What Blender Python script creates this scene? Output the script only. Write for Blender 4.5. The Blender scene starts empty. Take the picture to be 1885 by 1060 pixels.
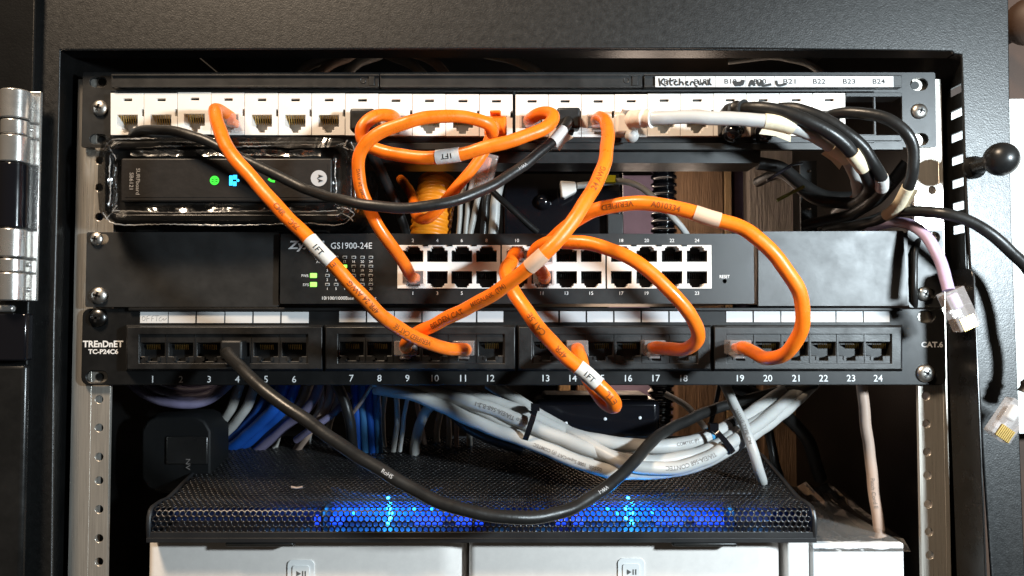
import bpy, bmesh, math, random
from mathutils import Vector, Matrix
random.seed(7)
SC = bpy.context.scene
COL = SC.collection
PI = math.pi
# ------------------------------------------------------------------ camera, world, lamps, exposure
CAMD = 0.45
FPX = 1483.0
PITCH = math.radians(2.2)
cam_d = bpy.data.cameras.new('camera'); cam = bpy.data.objects.new('camera', cam_d); COL.objects.link(cam)
cam.location = (0, -CAMD, 0); cam.rotation_euler = (PI/2 + PITCH, 0, 0)
cam_d.sensor_width = 36; cam_d.lens = 36*FPX/1885; cam_d.clip_start = 0.01; cam_d.clip_end = 20
SC.camera = cam
SC.render.resolution_x = 1024; SC.render.resolution_y = 576
w = bpy.data.worlds.new('World'); SC.world = w; w.use_nodes = True
w.node_tree.nodes['Background'].inputs[0].default_value = (1.0, 0.85, 0.7, 1)
w.node_tree.nodes['Background'].inputs[1].default_value = 0.035
def lamp(name, kind, loc, power, color, size, target=None):
    d = bpy.data.lights.new(name, kind); o = bpy.data.objects.new(name, d); COL.objects.link(o)
    o.location = loc; d.energy = power; d.color = color
    if kind == 'AREA': d.size = size
    else: d.shadow_soft_size = size
    if target is not None:
        o.rotation_euler = (Vector(target)-Vector(loc)).to_track_quat('-Z', 'Y').to_euler()
    return o
lamp('work_lamp', 'POINT', (0.45, -0.45, 0.085), 28.0, (0.80, 0.93, 1.0), 0.026)
lamp('room_lamp', 'AREA', (-0.52, -0.66, 1.10), 30.0, (1.0, 0.78, 0.56), 0.24, (0, 0, 0.02))
lamp('rear_fill', 'POINT', (0.12, 0.20, 0.09), 0.36, (1.0, 0.80, 0.64), 0.04)  # added fill inside the cabinet, brightens the boards behind the rack
lamp('rear_fill', 'POINT', (0.09, 0.235, -0.035), 0.13, (1.0, 0.72, 0.5), 0.03)  # second added fill, set near the lower wood to lift it
vs = SC.view_settings
vs.view_transform = 'Standard'; vs.look = 'None'; vs.exposure = 0; vs.gamma = 1; vs.use_curve_mapping = False
SC.render.engine = 'CYCLES'
cy = SC.cycles
cy.use_denoising = True; cy.max_bounces = 10; cy.transparent_max_bounces = 16; cy.transmission_bounces = 10
cy.sample_clamp_indirect = 6; cy.caustics_refractive = False; cy.caustics_reflective = False

CAMV = Vector((0, -CAMD, 0))
FW = Vector((0, math.cos(PITCH), math.sin(PITCH))); UP = Vector((0, -math.sin(PITCH), math.cos(PITCH)))
def at(px, py, Y=0.0):
    d = FW + Vector((1, 0, 0))*((px-942.5)/FPX) + UP*((530-py)/FPX)
    return CAMV + d*((Y+CAMD)/d.y)
def ppm(Y): return (CAMD+Y)/FPX          # metres per photo pixel at depth Y
def rect(x0, y0, x1, y1, Y):
    cx, cyy = (x0+x1)/2, (y0+y1)/2
    return at(x0, cyy, Y).x, at(x1, cyy, Y).x, at(cx, y1, Y).z, at(cx, y0, Y).z

# ------------------------------------------------------------------ materials
MATS = {}
def mat(name, color, rough=0.5, metal=0.0, bump=0.0, bscale=800, spec=0.5, trans=0.0, ior=1.45, var=0.0, vscale=60, emit=None, estr=0, coat=0.0, rvar=0.0, stretch=None, sss=0, speck=0.0, alpha=1.0):
    m = bpy.data.materials.new(name); m.use_nodes = True
    nt = m.node_tree; N = nt.nodes; L = nt.links; b = N['Principled BSDF']
    b.inputs['Base Color'].default_value = (*color, 1); b.inputs['Roughness'].default_value = rough
    b.inputs['Metallic'].default_value = metal; b.inputs['Specular IOR Level'].default_value = spec
    b.inputs['Transmission Weight'].default_value = trans; b.inputs['IOR'].default_value = ior
    b.inputs['Alpha'].default_value = alpha
    if coat: b.inputs['Coat Weight'].default_value = coat; b.inputs['Coat Roughness'].default_value = 0.1
    if sss:
        b.inputs['Subsurface Weight'].default_value = sss; b.inputs['Subsurface Radius'].default_value = (0.001, 0.0006, 0.0003)
    if emit: b.inputs['Emission Color'].default_value = (*emit, 1); b.inputs['Emission Strength'].default_value = estr
    tc = N.new('ShaderNodeTexCoord'); src = tc.outputs['Object']
    if stretch:
        mp = N.new('ShaderNodeMapping'); mp.inputs['Scale'].default_value = stretch; L.new(src, mp.inputs[0]); src = mp.outputs[0]
    if bump:
        n = N.new('ShaderNodeTexNoise'); n.inputs['Scale'].default_value = bscale; n.inputs['Detail'].default_value = 3; L.new(src, n.inputs[0])
        bp = N.new('ShaderNodeBump'); bp.inputs['Strength'].default_value = bump; bp.inputs['Distance'].default_value = 0.35/bscale
        L.new(n.outputs[0], bp.inputs['Height']); L.new(bp.outputs[0], b.inputs['Normal'])
    if var or rvar:
        n2 = N.new('ShaderNodeTexNoise'); n2.inputs['Scale'].default_value = vscale; n2.inputs['Detail'].default_value = 5; n2.inputs['Roughness'].default_value = 0.65; L.new(src, n2.inputs[0])
        if var:
            r = N.new('ShaderNodeMapRange'); r.inputs[1].default_value = 0.3; r.inputs[2].default_value = 0.7
            r.inputs[3].default_value = 1-var; r.inputs[4].default_value = 1+var; L.new(n2.outputs[0], r.inputs[0])
            mx = N.new('ShaderNodeVectorMath'); mx.operation = 'SCALE'; mx.inputs[0].default_value = color
            L.new(r.outputs[0], mx.inputs['Scale']); csrc = mx.outputs[0]
            if speck:
                n3 = N.new('ShaderNodeTexNoise'); n3.inputs['Scale'].default_value = 900; n3.inputs['Detail'].default_value = 1; L.new(tc.outputs['Object'], n3.inputs[0])
                r3 = N.new('ShaderNodeMapRange'); r3.inputs[1].default_value = 0.70; r3.inputs[2].default_value = 0.76; r3.inputs[3].default_value = 0; r3.inputs[4].default_value = speck; L.new(n3.outputs[0], r3.inputs[0])
                ad = N.new('ShaderNodeVectorMath'); ad.operation = 'ADD'; L.new(csrc, ad.inputs[0]); L.new(r3.outputs[0], ad.inputs[1]); csrc = ad.outputs[0]
            L.new(csrc, b.inputs['Base Color'])
        if rvar:
            r2 = N.new('ShaderNodeMapRange'); r2.inputs[1].default_value = 0.3; r2.inputs[2].default_value = 0.7
            r2.inputs[3].default_value = max(0.02, rough-rvar); r2.inputs[4].default_value = min(1, rough+rvar)
            L.new(n2.outputs[0], r2.inputs[0]); L.new(r2.outputs[0], b.inputs['Roughness'])
    MATS[name] = m; return m
M = MATS
mat('powder_black', (0.005, 0.005, 0.005), 0.41, bump=0.42, bscale=1350, var=0.2, vscale=300, spec=0.9, rvar=0.05, speck=0.018)
mat('door_black', (0.004, 0.004, 0.004), 0.36, bump=0.2, bscale=900, var=0.3, spec=0.3)
mat('panel_black', (0.007, 0.0072, 0.0075), 0.43, bump=0.3, bscale=2500, spec=0.75, rvar=0.06, var=0.15, vscale=90)
mat('lower_panel_black', (0.006, 0.0062, 0.0065), 0.43, bump=0.3, bscale=2500, spec=0.38, rvar=0.06, var=0.15, vscale=90)
mat('ear_black', (0.010, 0.0105, 0.011), 0.47, bump=0.35, bscale=3000, spec=0.9, rvar=0.05, var=0.12, vscale=80)
mat('plastic_black', (0.008, 0.008, 0.0083), 0.46, bump=0.2, bscale=1200, spec=0.6, rvar=0.12, var=0.3, vscale=70)
mat('satin_black', (0.01, 0.01, 0.01), 0.3, rvar=0.1, var=0.2)
mat('modem_front', (0.016, 0.014, 0.013), 0.42, bump=0.1, bscale=300, var=0.25, vscale=80)
mat('gloss_black', (0.006, 0.006, 0.008), 0.12, rvar=0.05, coat=0.4)
mat('port_black', (0.006, 0.006, 0.006), 0.5)
mat('adapter_black', (0.004, 0.0045, 0.005), 0.6, spec=0.25)
mat('rubber_black', (0.012, 0.0115, 0.011), 0.38, bump=0.15, bscale=500, rvar=0.1, var=0.2)
mat('white_plastic', (0.80, 0.765, 0.72), 0.42, bump=0.05, bscale=600, var=0.03, vscale=120, rvar=0.08)
mat('label_paper', (0.56, 0.565, 0.575), 0.7, var=0.04, vscale=90)
mat('print_white', (0.72, 0.72, 0.72), 0.6)
mat('print_grey', (0.42, 0.42, 0.43), 0.6)
mat('print_black', (0.012, 0.012, 0.012), 0.6)
mat('print_faint', (0.17, 0.15, 0.14), 0.7)
mat('print_pencil', (0.28, 0.28, 0.28), 0.7)
mat('orange_pvc', (0.90, 0.185, 0.010), 0.36, bump=0.12, bscale=260, var=0.13, vscale=90, rvar=0.14, sss=0.12)
mat('print_on_orange', (0.26, 0.065, 0.008), 0.6)
mat('orange_conduit', (0.80, 0.26, 0.012), 0.4, var=0.08)
mat('clear_plastic', (0.62, 0.56, 0.54), 0.10, bump=0.12, bscale=120, alpha=0.26, spec=0.7)
mat('crease_clear', (0.6, 0.58, 0.56), 0.2, alpha=0.32, spec=1.0)
mat('gold', (0.75, 0.52, 0.18), 0.3, metal=1)
mat('steel_screw', (0.62, 0.59, 0.55), 0.34, metal=1, bump=0.1, bscale=900, rvar=0.08)
mat('dark_steel', (0.10, 0.10, 0.10), 0.28, metal=1, bump=0.1, bscale=900)
mat('rail_metal', (0.64, 0.60, 0.54), 0.34, metal=0.76, bump=0.12, bscale=2500, var=0.12, vscale=25, rvar=0.1, stretch=(60, 60, 1.2))
mat('chrome', (0.76, 0.74, 0.71), 0.25, metal=0.86, bump=0.05, bscale=300, rvar=0.06)
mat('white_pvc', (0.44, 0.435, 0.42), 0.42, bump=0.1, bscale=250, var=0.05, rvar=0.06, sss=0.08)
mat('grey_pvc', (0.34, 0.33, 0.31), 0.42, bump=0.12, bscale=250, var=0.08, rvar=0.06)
mat('lavender_shade_pvc', (0.15, 0.135, 0.215), 0.42, bump=0.1, bscale=250, var=0.15)  # bluish lavender darkened, shade behind the panel put into the colour
mat('lavender_pvc', (0.46, 0.35, 0.50), 0.42, bump=0.1, bscale=250, var=0.08)
mat('blue_pvc', (0.01, 0.075, 0.36), 0.42, bump=0.1, bscale=250, var=0.12)
mat('light_blue_pvc', (0.04, 0.15, 0.33), 0.42, bump=0.1, bscale=250, var=0.12)
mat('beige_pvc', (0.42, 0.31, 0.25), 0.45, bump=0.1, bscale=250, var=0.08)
mat('masking_tape', (0.72, 0.62, 0.44), 0.7, bump=0.3, bscale=400, var=0.08)
mat('pink_tape', (0.66, 0.43, 0.30), 0.55, var=0.08)
mat('white_tape', (0.62, 0.60, 0.57), 0.6, bump=0.25, bscale=300, var=0.05)
mat('blue_tape', (0.03, 0.22, 0.42), 0.5)
mat('yellow_clip', (0.62, 0.56, 0.02), 0.3)
mat('olive_plastic', (0.22, 0.22, 0.05), 0.35)
mat('led_green', (0.1, 0.4, 0.05), 0.4, emit=(0.28, 1.0, 0.10), estr=2.2)
mat('led_green_dim', (0.02, 0.3, 0.03), 0.4, emit=(0.06, 0.8, 0.05), estr=1.2)
mat('led_cyan', (0.02, 0.2, 0.5), 0.4, emit=(0.03, 0.45, 1.0), estr=3.2)
mat('led_off', (0.30, 0.31, 0.31), 0.5)
mat('fan_led', (0.05, 0.3, 0.8), 0.4, emit=(0.03, 0.48, 1.0), estr=14)
mat('fan_led_mid', (0.03, 0.15, 0.6), 0.4, emit=(0.015, 0.25, 1.0), estr=6)
mat('fan_led_dim', (0.03, 0.08, 0.5), 0.4, emit=(0.01, 0.06, 1.0), estr=1.8)
mat('faint_glow_blue', (0.006, 0.02, 0.10), 0.5)  # darker fan blue, faint spread of the glow put into the colour
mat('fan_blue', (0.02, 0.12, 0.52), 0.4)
mat('mesh_metal', (0.010, 0.0095, 0.010), 0.27, spec=0.6, rvar=0.05)
mat('cooler_plastic', (0.012, 0.0125, 0.014), 0.45, rvar=0.08)
mat('silver_case', (0.80, 0.755, 0.715), 0.45, metal=0.12, bump=0.15, bscale=2200, var=0.04, vscale=200)
mat('button_white', (0.76, 0.76, 0.75), 0.35)
mat('icon_grey', (0.10, 0.10, 0.10), 0.5)
mat('carton_white', (0.82, 0.81, 0.80), 0.55, var=0.03)
mat('wood', (0.21, 0.125, 0.07), 0.7, bump=0.4, bscale=90, var=0.4, vscale=14, stretch=(8, 8, 0.7))
mat('pale_wood', (0.34, 0.22, 0.11), 0.7, bump=0.3, bscale=90, var=0.35, vscale=14, stretch=(8, 8, 0.7))
mat('grey_board', (0.40, 0.34, 0.29), 0.75, bump=0.3, bscale=60, var=0.4, vscale=14, stretch=(6, 6, 0.8))
mat('lavender_paint', (0.20, 0.16, 0.24), 0.8, bump=0.15, bscale=150, var=0.15, vscale=30)
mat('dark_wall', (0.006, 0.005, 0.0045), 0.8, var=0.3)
mat('white_wall', (0.82, 0.80, 0.77), 0.7, var=0.04, vscale=8)
mat('brown_dark', (0.045, 0.022, 0.012), 0.6, var=0.4, vscale=10)
def film_mat(name, base, tint, bumps, scale):
    m = bpy.data.materials.new(name); m.use_nodes = True; nt = m.node_tree; N = nt.nodes; L = nt.links
    for n in list(N): N.remove(n)
    out = N.new('ShaderNodeOutputMaterial'); tr = N.new('ShaderNodeBsdfTransparent'); tr.inputs[0].default_value = (*tint, 1)
    gl = N.new('ShaderNodeBsdfGlossy'); gl.inputs['Roughness'].default_value = 0.13
    lw = N.new('ShaderNodeLayerWeight'); lw.inputs[0].default_value = 0.35
    mr = N.new('ShaderNodeMapRange'); mr.inputs[3].default_value = base; mr.inputs[4].default_value = 0.8; L.new(lw.outputs['Fresnel'], mr.inputs[0])
    tc = N.new('ShaderNodeTexCoord'); nz = N.new('ShaderNodeTexNoise'); nz.inputs['Scale'].default_value = scale; nz.inputs['Detail'].default_value = 4; nz.inputs['Distortion'].default_value = 1.2
    L.new(tc.outputs['Object'], nz.inputs[0]); bp = N.new('ShaderNodeBump'); bp.inputs['Strength'].default_value = bumps; bp.inputs['Distance'].default_value = 0.004
    L.new(nz.outputs[0], bp.inputs['Height']); L.new(bp.outputs[0], gl.inputs['Normal']); L.new(bp.outputs[0], lw.inputs['Normal'])
    mx = N.new('ShaderNodeMixShader'); L.new(mr.outputs[0], mx.inputs[0]); L.new(tr.outputs[0], mx.inputs[1]); L.new(gl.outputs[0], mx.inputs[2]); L.new(mx.outputs[0], out.inputs[0])
    MATS[name] = m
film_mat('film', 0.045, (0.97, 0.97, 0.97), 0.4, 40)
film_mat('bag_film', 0.10, (0.9, 0.9, 0.9), 0.3, 30)

# ------------------------------------------------------------------ builders
WL = {}
def tag(o, label=None, cat=None, group=None, kind=None):
    if label: o['label'] = label
    if cat: o['category'] = cat
    if group: o['group'] = group
    if kind: o['kind'] = kind
    return o
def link(o, parent, loc):
    COL.objects.link(o); loc = Vector(loc); WL[o.name] = loc
    if parent is not None: o.parent = parent; o.location = loc - WL[parent.name]
    else: o.location = loc
    return o
def empty(name, loc, label, cat, group=None):
    o = bpy.data.objects.new(name, None); o.empty_display_size = 0.02; link(o, None, loc); return tag(o, label, cat, group)
class MB:
    """gathers shapes into one mesh"""
    def __init__(s): s.bm = bmesh.new(); s.mi = 0
    def face(s, vs):
        try: f = s.bm.faces.new(vs); f.material_index = s.mi; return f
        except ValueError: return None
    def box(s, x0, x1, y0, y1, z0, z1, mtx=None):
        c = [Vector((x, y, z)) for x in (x0, x1) for y in (y0, y1) for z in (z0, z1)]
        if mtx is not None: c = [mtx @ v for v in c]
        v = [s.bm.verts.new(p) for p in c]
        for q in ((0,1,3,2),(4,6,7,5),(0,4,5,1),(2,3,7,6),(0,2,6,4),(1,5,7,3)): s.face([v[i] for i in q])
        return s
    def prect(s, x0, y0, x1, y1, Y0, Y1):
        """box whose front face fills a photo rectangle at depth Y0"""
        a, b, c, d = rect(x0, y0, x1, y1, Y0); return s.box(a, b, Y0, Y1, c, d)
    def plate(s, outer, holes, y0, y1, walls=True, back=True):
        """flat plate in XZ with holes, front at y0 and back at y1"""
        for yy, on in ((y0, True), (y1, back)):
            if not on: continue
            edges = []
            for lp in [outer]+list(holes):
                vs = [s.bm.verts.new((p[0], yy, p[1])) for p in lp]
                edges += [s.bm.edges.new((vs[i], vs[(i+1) % len(vs)])) for i in range(len(vs))]
            r = bmesh.ops.triangle_fill(s.bm, use_beauty=True, use_dissolve=False, edges=edges)
            for g in r['geom']:
                if isinstance(g, bmesh.types.BMFace): g.material_index = s.mi
        if walls:
            for lp in [outer]+list(holes):
                a = [s.bm.verts.new((p[0], y0, p[1])) for p in lp]; b = [s.bm.verts.new((p[0], y1, p[1])) for p in lp]
                for i in range(len(lp)):
                    j = (i+1) % len(lp); s.face([a[i], a[j], b[j], b[i]])
        return s
    def rings(s, rs, caps=True, closed=True):
        V = [[s.bm.verts.new(p) for p in r] for r in rs]; n = len(V[0])
        for a, b in zip(V, V[1:]):
            for i in range(n if closed else n-1):
                j = (i+1) % n; s.face([a[i], a[j], b[j], b[i]])
        if caps and closed: s.face(list(reversed(V[0]))); s.face(V[-1])
        return s
    def tube(s, pts, r, n=14, caps=True):
        fr = frames(pts); rs = []
        for k, (p, t, u, v) in enumerate(fr):
            rr = r(k/(len(fr)-1)) if callable(r) else r
            rs.append([p + (u*math.cos(2*PI*i/n) + v*math.sin(2*PI*i/n))*rr for i in range(n)])
        return s.rings(rs, caps)
    def cyl(s, p0, p1, r, n=20, r1=None):
        p0, p1 = Vector(p0), Vector(p1); r1 = r if r1 is None else r1
        t = (p1-p0).normalized(); u = t.orthogonal().normalized(); v = t.cross(u)
        return s.rings([[p + (u*math.cos(2*PI*i/n)+v*math.sin(2*PI*i/n))*q for i in range(n)] for p, q in ((p0, r), (p1, r1))])
    def lathe(s, c, axis, prof, n=24):
        """prof = [(radius, distance along axis)]"""
        t = Vector(axis).normalized(); u = t.orthogonal().normalized(); v = t.cross(u); c = Vector(c)
        return s.rings([[c + t*d + (u*math.cos(2*PI*i/n)+v*math.sin(2*PI*i/n))*max(r, 1e-6) for i in range(n)] for r, d in prof])
    def sphere(s, c, r, n=24):
        return s.lathe(c, (0, 0, 1), [(r*math.sin(PI*k/(n//2)), -r*math.cos(PI*k/(n//2))) for k in range(n//2+1)], n)
    def text(s, string, c, h, wid=None, ang=0.0, ext=0.0, bold=0.0, align='C', shear=0.0):
        """flat lettering facing the viewer, centre c, cap height h"""
        V, F = font(string, bold)
        if not V: return s
        xs = [p[0] for p in V]; ys = [p[1] for p in V]; x0, x1, yb, yt = min(xs), max(xs), min(ys), max(ys)
        k = h/max(1e-6, (yt-yb)); kx = k if wid is None else wid/max(1e-6, (x1-x0)); cx = {'C': (x0+x1)/2, 'L': x0, 'R': x1}[align]
        ca, sa = math.cos(ang), math.sin(ang); c = Vector(c); vs = []
        for p in V:
            y = (p[1]-(yb+yt)/2)*k; x = (p[0]-cx)*kx + shear*y
            vs.append(s.bm.verts.new(c + Vector((x*ca - y*sa, 0, x*sa + y*ca))))
        for f in F: s.face([vs[i] for i in f])
        return s
    def build(s, name, mats, parent=None, loc=(0, 0, 0), smooth=True, bevel=0.0, seg=2, angle=35, recalc=True, doubles=True):
        if doubles: bmesh.ops.remove_doubles(s.bm, verts=s.bm.verts, dist=1e-6)
        if recalc: bmesh.ops.recalc_face_normals(s.bm, faces=s.bm.faces)
        loc = Vector(loc); me = bpy.data.meshes.new(name)
        if loc.length: bmesh.ops.translate(s.bm, verts=s.bm.verts, vec=-loc)
        s.bm.to_mesh(me); s.bm.free()
        for m in (mats if isinstance(mats, (list, tuple)) else [mats]): me.materials.append(M[m])
        o = bpy.data.objects.new(name, me)
        if smooth:
            me.shade_smooth() if hasattr(me, 'shade_smooth') else [setattr(p, 'use_smooth', True) for p in me.polygons]
            me.set_sharp_from_angle(angle=math.radians(angle))
        link(o, parent, loc)
        if bevel:
            b = o.modifiers.new('bevel', 'BEVEL'); b.width = bevel; b.segments = seg; b.limit_method = 'ANGLE'; b.angle_limit = math.radians(40); b.harden_normals = False
        return o
FC = {}
def font(string, bold=0.0, fine=False):
    key = (string, bold, fine)
    if key in FC: return FC[key]
    cu = bpy.data.curves.new('letters', 'FONT'); cu.body = string; cu.resolution_u = 3; cu.offset = bold
    o = bpy.data.objects.new('letters', cu); COL.objects.link(o)
    dg = bpy.context.evaluated_depsgraph_get(); dg.update()
    me = o.evaluated_get(dg).to_mesh()
    V = [tuple(v.co) for v in me.vertices]; F = [tuple(p.vertices) for p in me.polygons]
    if fine:
        b_ = bmesh.new(); b_.from_mesh(me); bmesh.ops.triangulate(b_, faces=b_.faces)
        for _ in range(4):
            es = [e for e in b_.edges if e.calc_length() > 0.16]
            if not es: break
            bmesh.ops.subdivide_edges(b_, edges=es, cuts=1, use_grid_fill=False); bmesh.ops.triangulate(b_, faces=[f for f in b_.faces if len(f.verts) > 3])
        b_.verts.index_update(); V = [tuple(v.co) for v in b_.verts]; F = [tuple(v.index for v in f.verts) for f in b_.faces]; b_.free()
    o.evaluated_get(dg).to_mesh_clear(); bpy.data.objects.remove(o); bpy.data.curves.remove(cu)
    FC[key] = (V, F); return FC[key]
def spline(pts, step=0.0015):
    """centripetal curve through the points, evenly resampled"""
    P = [Vector(p) for p in pts]; P = [P[0]*2-P[1]] + P + [P[-1]*2-P[-2]]; out = []
    for i in range(1, len(P)-2):
        p0, p1, p2, p3 = P[i-1:i+3]
        t0 = 0; t1 = t0+max(1e-5, (p1-p0).length**0.5); t2 = t1+max(1e-5, (p2-p1).length**0.5); t3 = t2+max(1e-5, (p3-p2).length**0.5)
        n = max(3, int((p2-p1).length/0.0008))
        for k in range(n):
            t = t1+(t2-t1)*k/n
            a1 = p0*((t1-t)/(t1-t0))+p1*((t-t0)/(t1-t0)); a2 = p1*((t2-t)/(t2-t1))+p2*((t-t1)/(t2-t1)); a3 = p2*((t3-t)/(t3-t2))+p3*((t-t2)/(t3-t2))
            b1 = a1*((t2-t)/(t2-t0))+a2*((t-t0)/(t2-t0)); b2 = a2*((t3-t)/(t3-t1))+a3*((t-t1)/(t3-t1))
            out.append(b1*((t2-t)/(t2-t1))+b2*((t-t1)/(t2-t1)))
    out.append(P[-2]); cum = [0.0]
    for a, b in zip(out, out[1:]): cum.append(cum[-1]+(b-a).length)
    n = max(4, int(cum[-1]/step)); res = []; j = 0
    for k in range(n+1):
        s = cum[-1]*k/n
        while j < len(cum)-2 and cum[j+1] < s: j += 1
        f = (s-cum[j])/max(1e-9, cum[j+1]-cum[j]); res.append(out[j].lerp(out[j+1], min(1, f)))
    for _ in range(3): res = [res[0]]+[(res[i-1]+res[i]*2+res[i+1])/4 for i in range(1, len(res)-1)]+[res[-1]]
    return res
def frames(pts):
    T = []
    for i in range(len(pts)):
        a = pts[max(0, i-1)]; b = pts[min(len(pts)-1, i+1)]; T.append((b-a).normalized())
    u = T[0].orthogonal().normalized(); res = []
    for p, t in zip(pts, T):
        u = (u - t*u.dot(t)); u = u.normalized() if u.length > 1e-6 else t.orthogonal().normalized()
        res.append((p, t, u, t.cross(u)))
    return res
def near_index(pts, px, py):
    """index of the path point seen nearest to a photo pixel"""
    best = (1e9, 0)
    for i, p in enumerate(pts):
        d = p-CAMV; z = d.dot(FW); x = 942.5+d.x/z*FPX; y = 530-d.dot(UP)/z*FPX
        best = min(best, ((x-px)**2+(y-py)**2, i))
    return best[1]
def arc(pts):
    c = [0.0]
    for a, b in zip(pts, pts[1:]): c.append(c[-1]+(b-a).length)
    return c
def cable_print(parent, pts, r, string, px, py, size, material, flip=False, shift=0.0, spread=1.0):
    """lettering wrapped round a cable, centred on the path point at a photo pixel"""
    V, F = font(string, 0.008, True); xs = [p[0] for p in V]; ys = [p[1] for p in V]
    k = size/(max(ys)-min(ys)); cx = (min(xs)+max(xs))/2; cyy = (min(ys)+max(ys))/2; cum = arc(pts); s0 = cum[near_index(pts, px, py)]
    fr = frames(pts); mb = MB(); vs = []; sg = -1 if flip else 1; step = cum[-1]/(len(pts)-1)
    for p in V:
        s = s0 + sg*(p[0]-cx)*k*spread; y = sg*(p[1]-cyy)*k + shift; f = max(0, min(len(pts)-1.001, s/step)); i = int(f)
        q = pts[i].lerp(pts[i+1], f-i); t = fr[i][1]; view = (CAMV-q).normalized(); nn = (view-t*view.dot(t)).normalized(); b = nn.cross(t)
        if True: b = nn.cross(t)
        a = y/r; vs.append(mb.bm.verts.new(q + (nn*math.cos(a)+b*math.sin(a))*(r+0.00012)))
    for f in F: mb.face([vs[i] for i in f])
    return mb.build('lettering', material, parent, recalc=False)
def cable_wrap(parent, pts, r, px, py, length, material, string=None, flip=False, flag=0, name='label_wrap'):
    cum = arc(pts); i0 = near_index(pts, px, py); s0 = cum[i0]
    seg = [p for p, s in zip(pts, cum) if abs(s-s0) <= length/2]
    if len(seg) < 3: seg = pts[max(0, i0-2):i0+3]
    mb = MB(); mb.tube(seg, r+0.00028, 18)
    if flag:
        i = len(seg)//2; t = (seg[-1]-seg[0]).normalized(); view = (CAMV-seg[i]).normalized(); nn = (view-t*view.dot(t)).normalized(); b = nn.cross(t)*(1 if flag > 0 else -1); f = abs(flag)
        a0, a1 = seg[0]+b*r*0.9, seg[-1]+b*r*0.9; A = [a0, a1, a1+b*f*1.1+t*0.001, (a0+a1)/2+b*f*0.75, a0+b*f*0.9-t*0.001]
        mb.rings([A, [p+nn*0.0003 for p in A]])
    o = mb.build(name, material, parent)
    if string: cable_print(o, pts, r+0.0003, string, px, py, 0.0026, 'print_black', flip)
    return o
def cable(name, P, wpx, material, label, cat='cable', group=None, r=None, extra=None):
    """P: photo pixels with a depth each; wpx: width in the photo where the cable is nearest"""
    pts = spline([at(*p) for p in P]); ymin = min(p[2] for p in P)
    r = r or wpx/2*ppm(ymin)
    ph = random.uniform(0, 6); n_ = len(pts)
    for i in range(3, n_-3):
        k_ = 0.00022*min(1, i/12, (n_-i)/12); pts[i] = pts[i]+Vector((math.sin(i*0.21+ph)+0.6*math.sin(i*0.47+2*ph), 0.5*math.sin(i*0.3+ph), math.cos(i*0.17+ph)+0.6*math.cos(i*0.41+ph)))*k_
    o = MB().tube(pts, lambda f: r*(1+0.010*math.sin(f*n_*0.33+ph)+0.008*math.sin(f*n_*0.9))).build(name, material, loc=pts[0], doubles=False); tag(o, label, cat, group)
    return o, pts, r

# connector: local +Y runs into the port, rear face at y=0
def plug_shapes(mtx, latch=-1, clear=True):
    mb = MB(); w2, h2, L = 0.00585, 0.0040, 0.0215
    mb.box(-w2, w2, 0, L, -h2, h2, mtx)
    lt = MB(); z0 = latch*h2; lm = mtx @ Matrix.Translation((0, 0.003, latch*(h2+0.0012))) @ Matrix.Rotation(latch*-0.13, 4, 'X')
    lt.box(-0.0030, 0.0030, -0.001, 0.014, -0.0006, 0.0006, lm)
    g = MB()
    for i in range(8):
        x = -0.00357+i*0.00102; g.box(x-0.00028, x+0.00028, L-0.0065, L+0.0002, -latch*h2-0.0003, -latch*h2+0.0012, mtx)
    return mb, lt, g
def clear_plug(parent, c, latch=-1, mtx=None, inner='orange_pvc'):
    mtx = mtx or Matrix.Translation(c)
    mb, lt, g = plug_shapes(mtx, latch)
    o = mb.build('connector', 'clear_plastic', parent, loc=mtx.translation, bevel=0.0006)
    lt.build('latch', 'clear_plastic', o, loc=mtx.translation, bevel=0.0003); g.build('contacts', 'gold', o, loc=mtx.translation)
    n = MB(); n.box(-0.0026, 0.0026, 0.002, 0.0105, -0.0022, 0.0022, mtx); n.build('cable_core', inner, o, loc=mtx.translation, bevel=0.0012)
    return o
def dark_plug(parent, c, latch=-1, material='plastic_black', size=1.0, out=0.010):
    """moulded boot and plug"""
    mb = MB(); c = Vector(c); w2, h2 = 0.0064*size, 0.0058*size
    mb.box(c.x-w2, c.x+w2, c.y, c.y+out, c.z-h2, c.z+h2)
    o = mb.build('connector', material, parent, loc=c, bevel=0.0014, seg=3)
    m2 = MB(); m2.box(c.x-0.003, c.x+0.003, c.y-0.002, c.y+out-0.002, c.z+latch*(h2+0.0018)-0.0008, c.z+latch*(h2+0.0018)+0.0008); m2.build('latch', material, o, loc=c, bevel=0.0007)
    return o
def boot_ball(parent, c, r, material):
    return MB().lathe(c, (0.1, -1, -0.15), [(r*math.sin(PI*k/10), -r*1.1*math.cos(PI*k/10)) for k in range(11)], 20).build('boot', material, parent, loc=c)
def strain_relief(parent, pts, r, px, py, length, material, ribs=7):
    cum = arc(pts); i0 = near_index(pts, px, py); s0 = cum[i0]; seg = [(p, s) for p, s in zip(pts, cum) if abs(s-s0) <= length/2]
    P = [p for p, s in seg]; n = len(P)
    return MB().tube(P, lambda f: r*(1.32+0.16*math.cos(f*ribs*2*PI)), 16).build('boot', material, parent, loc=P[0], doubles=False)

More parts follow.
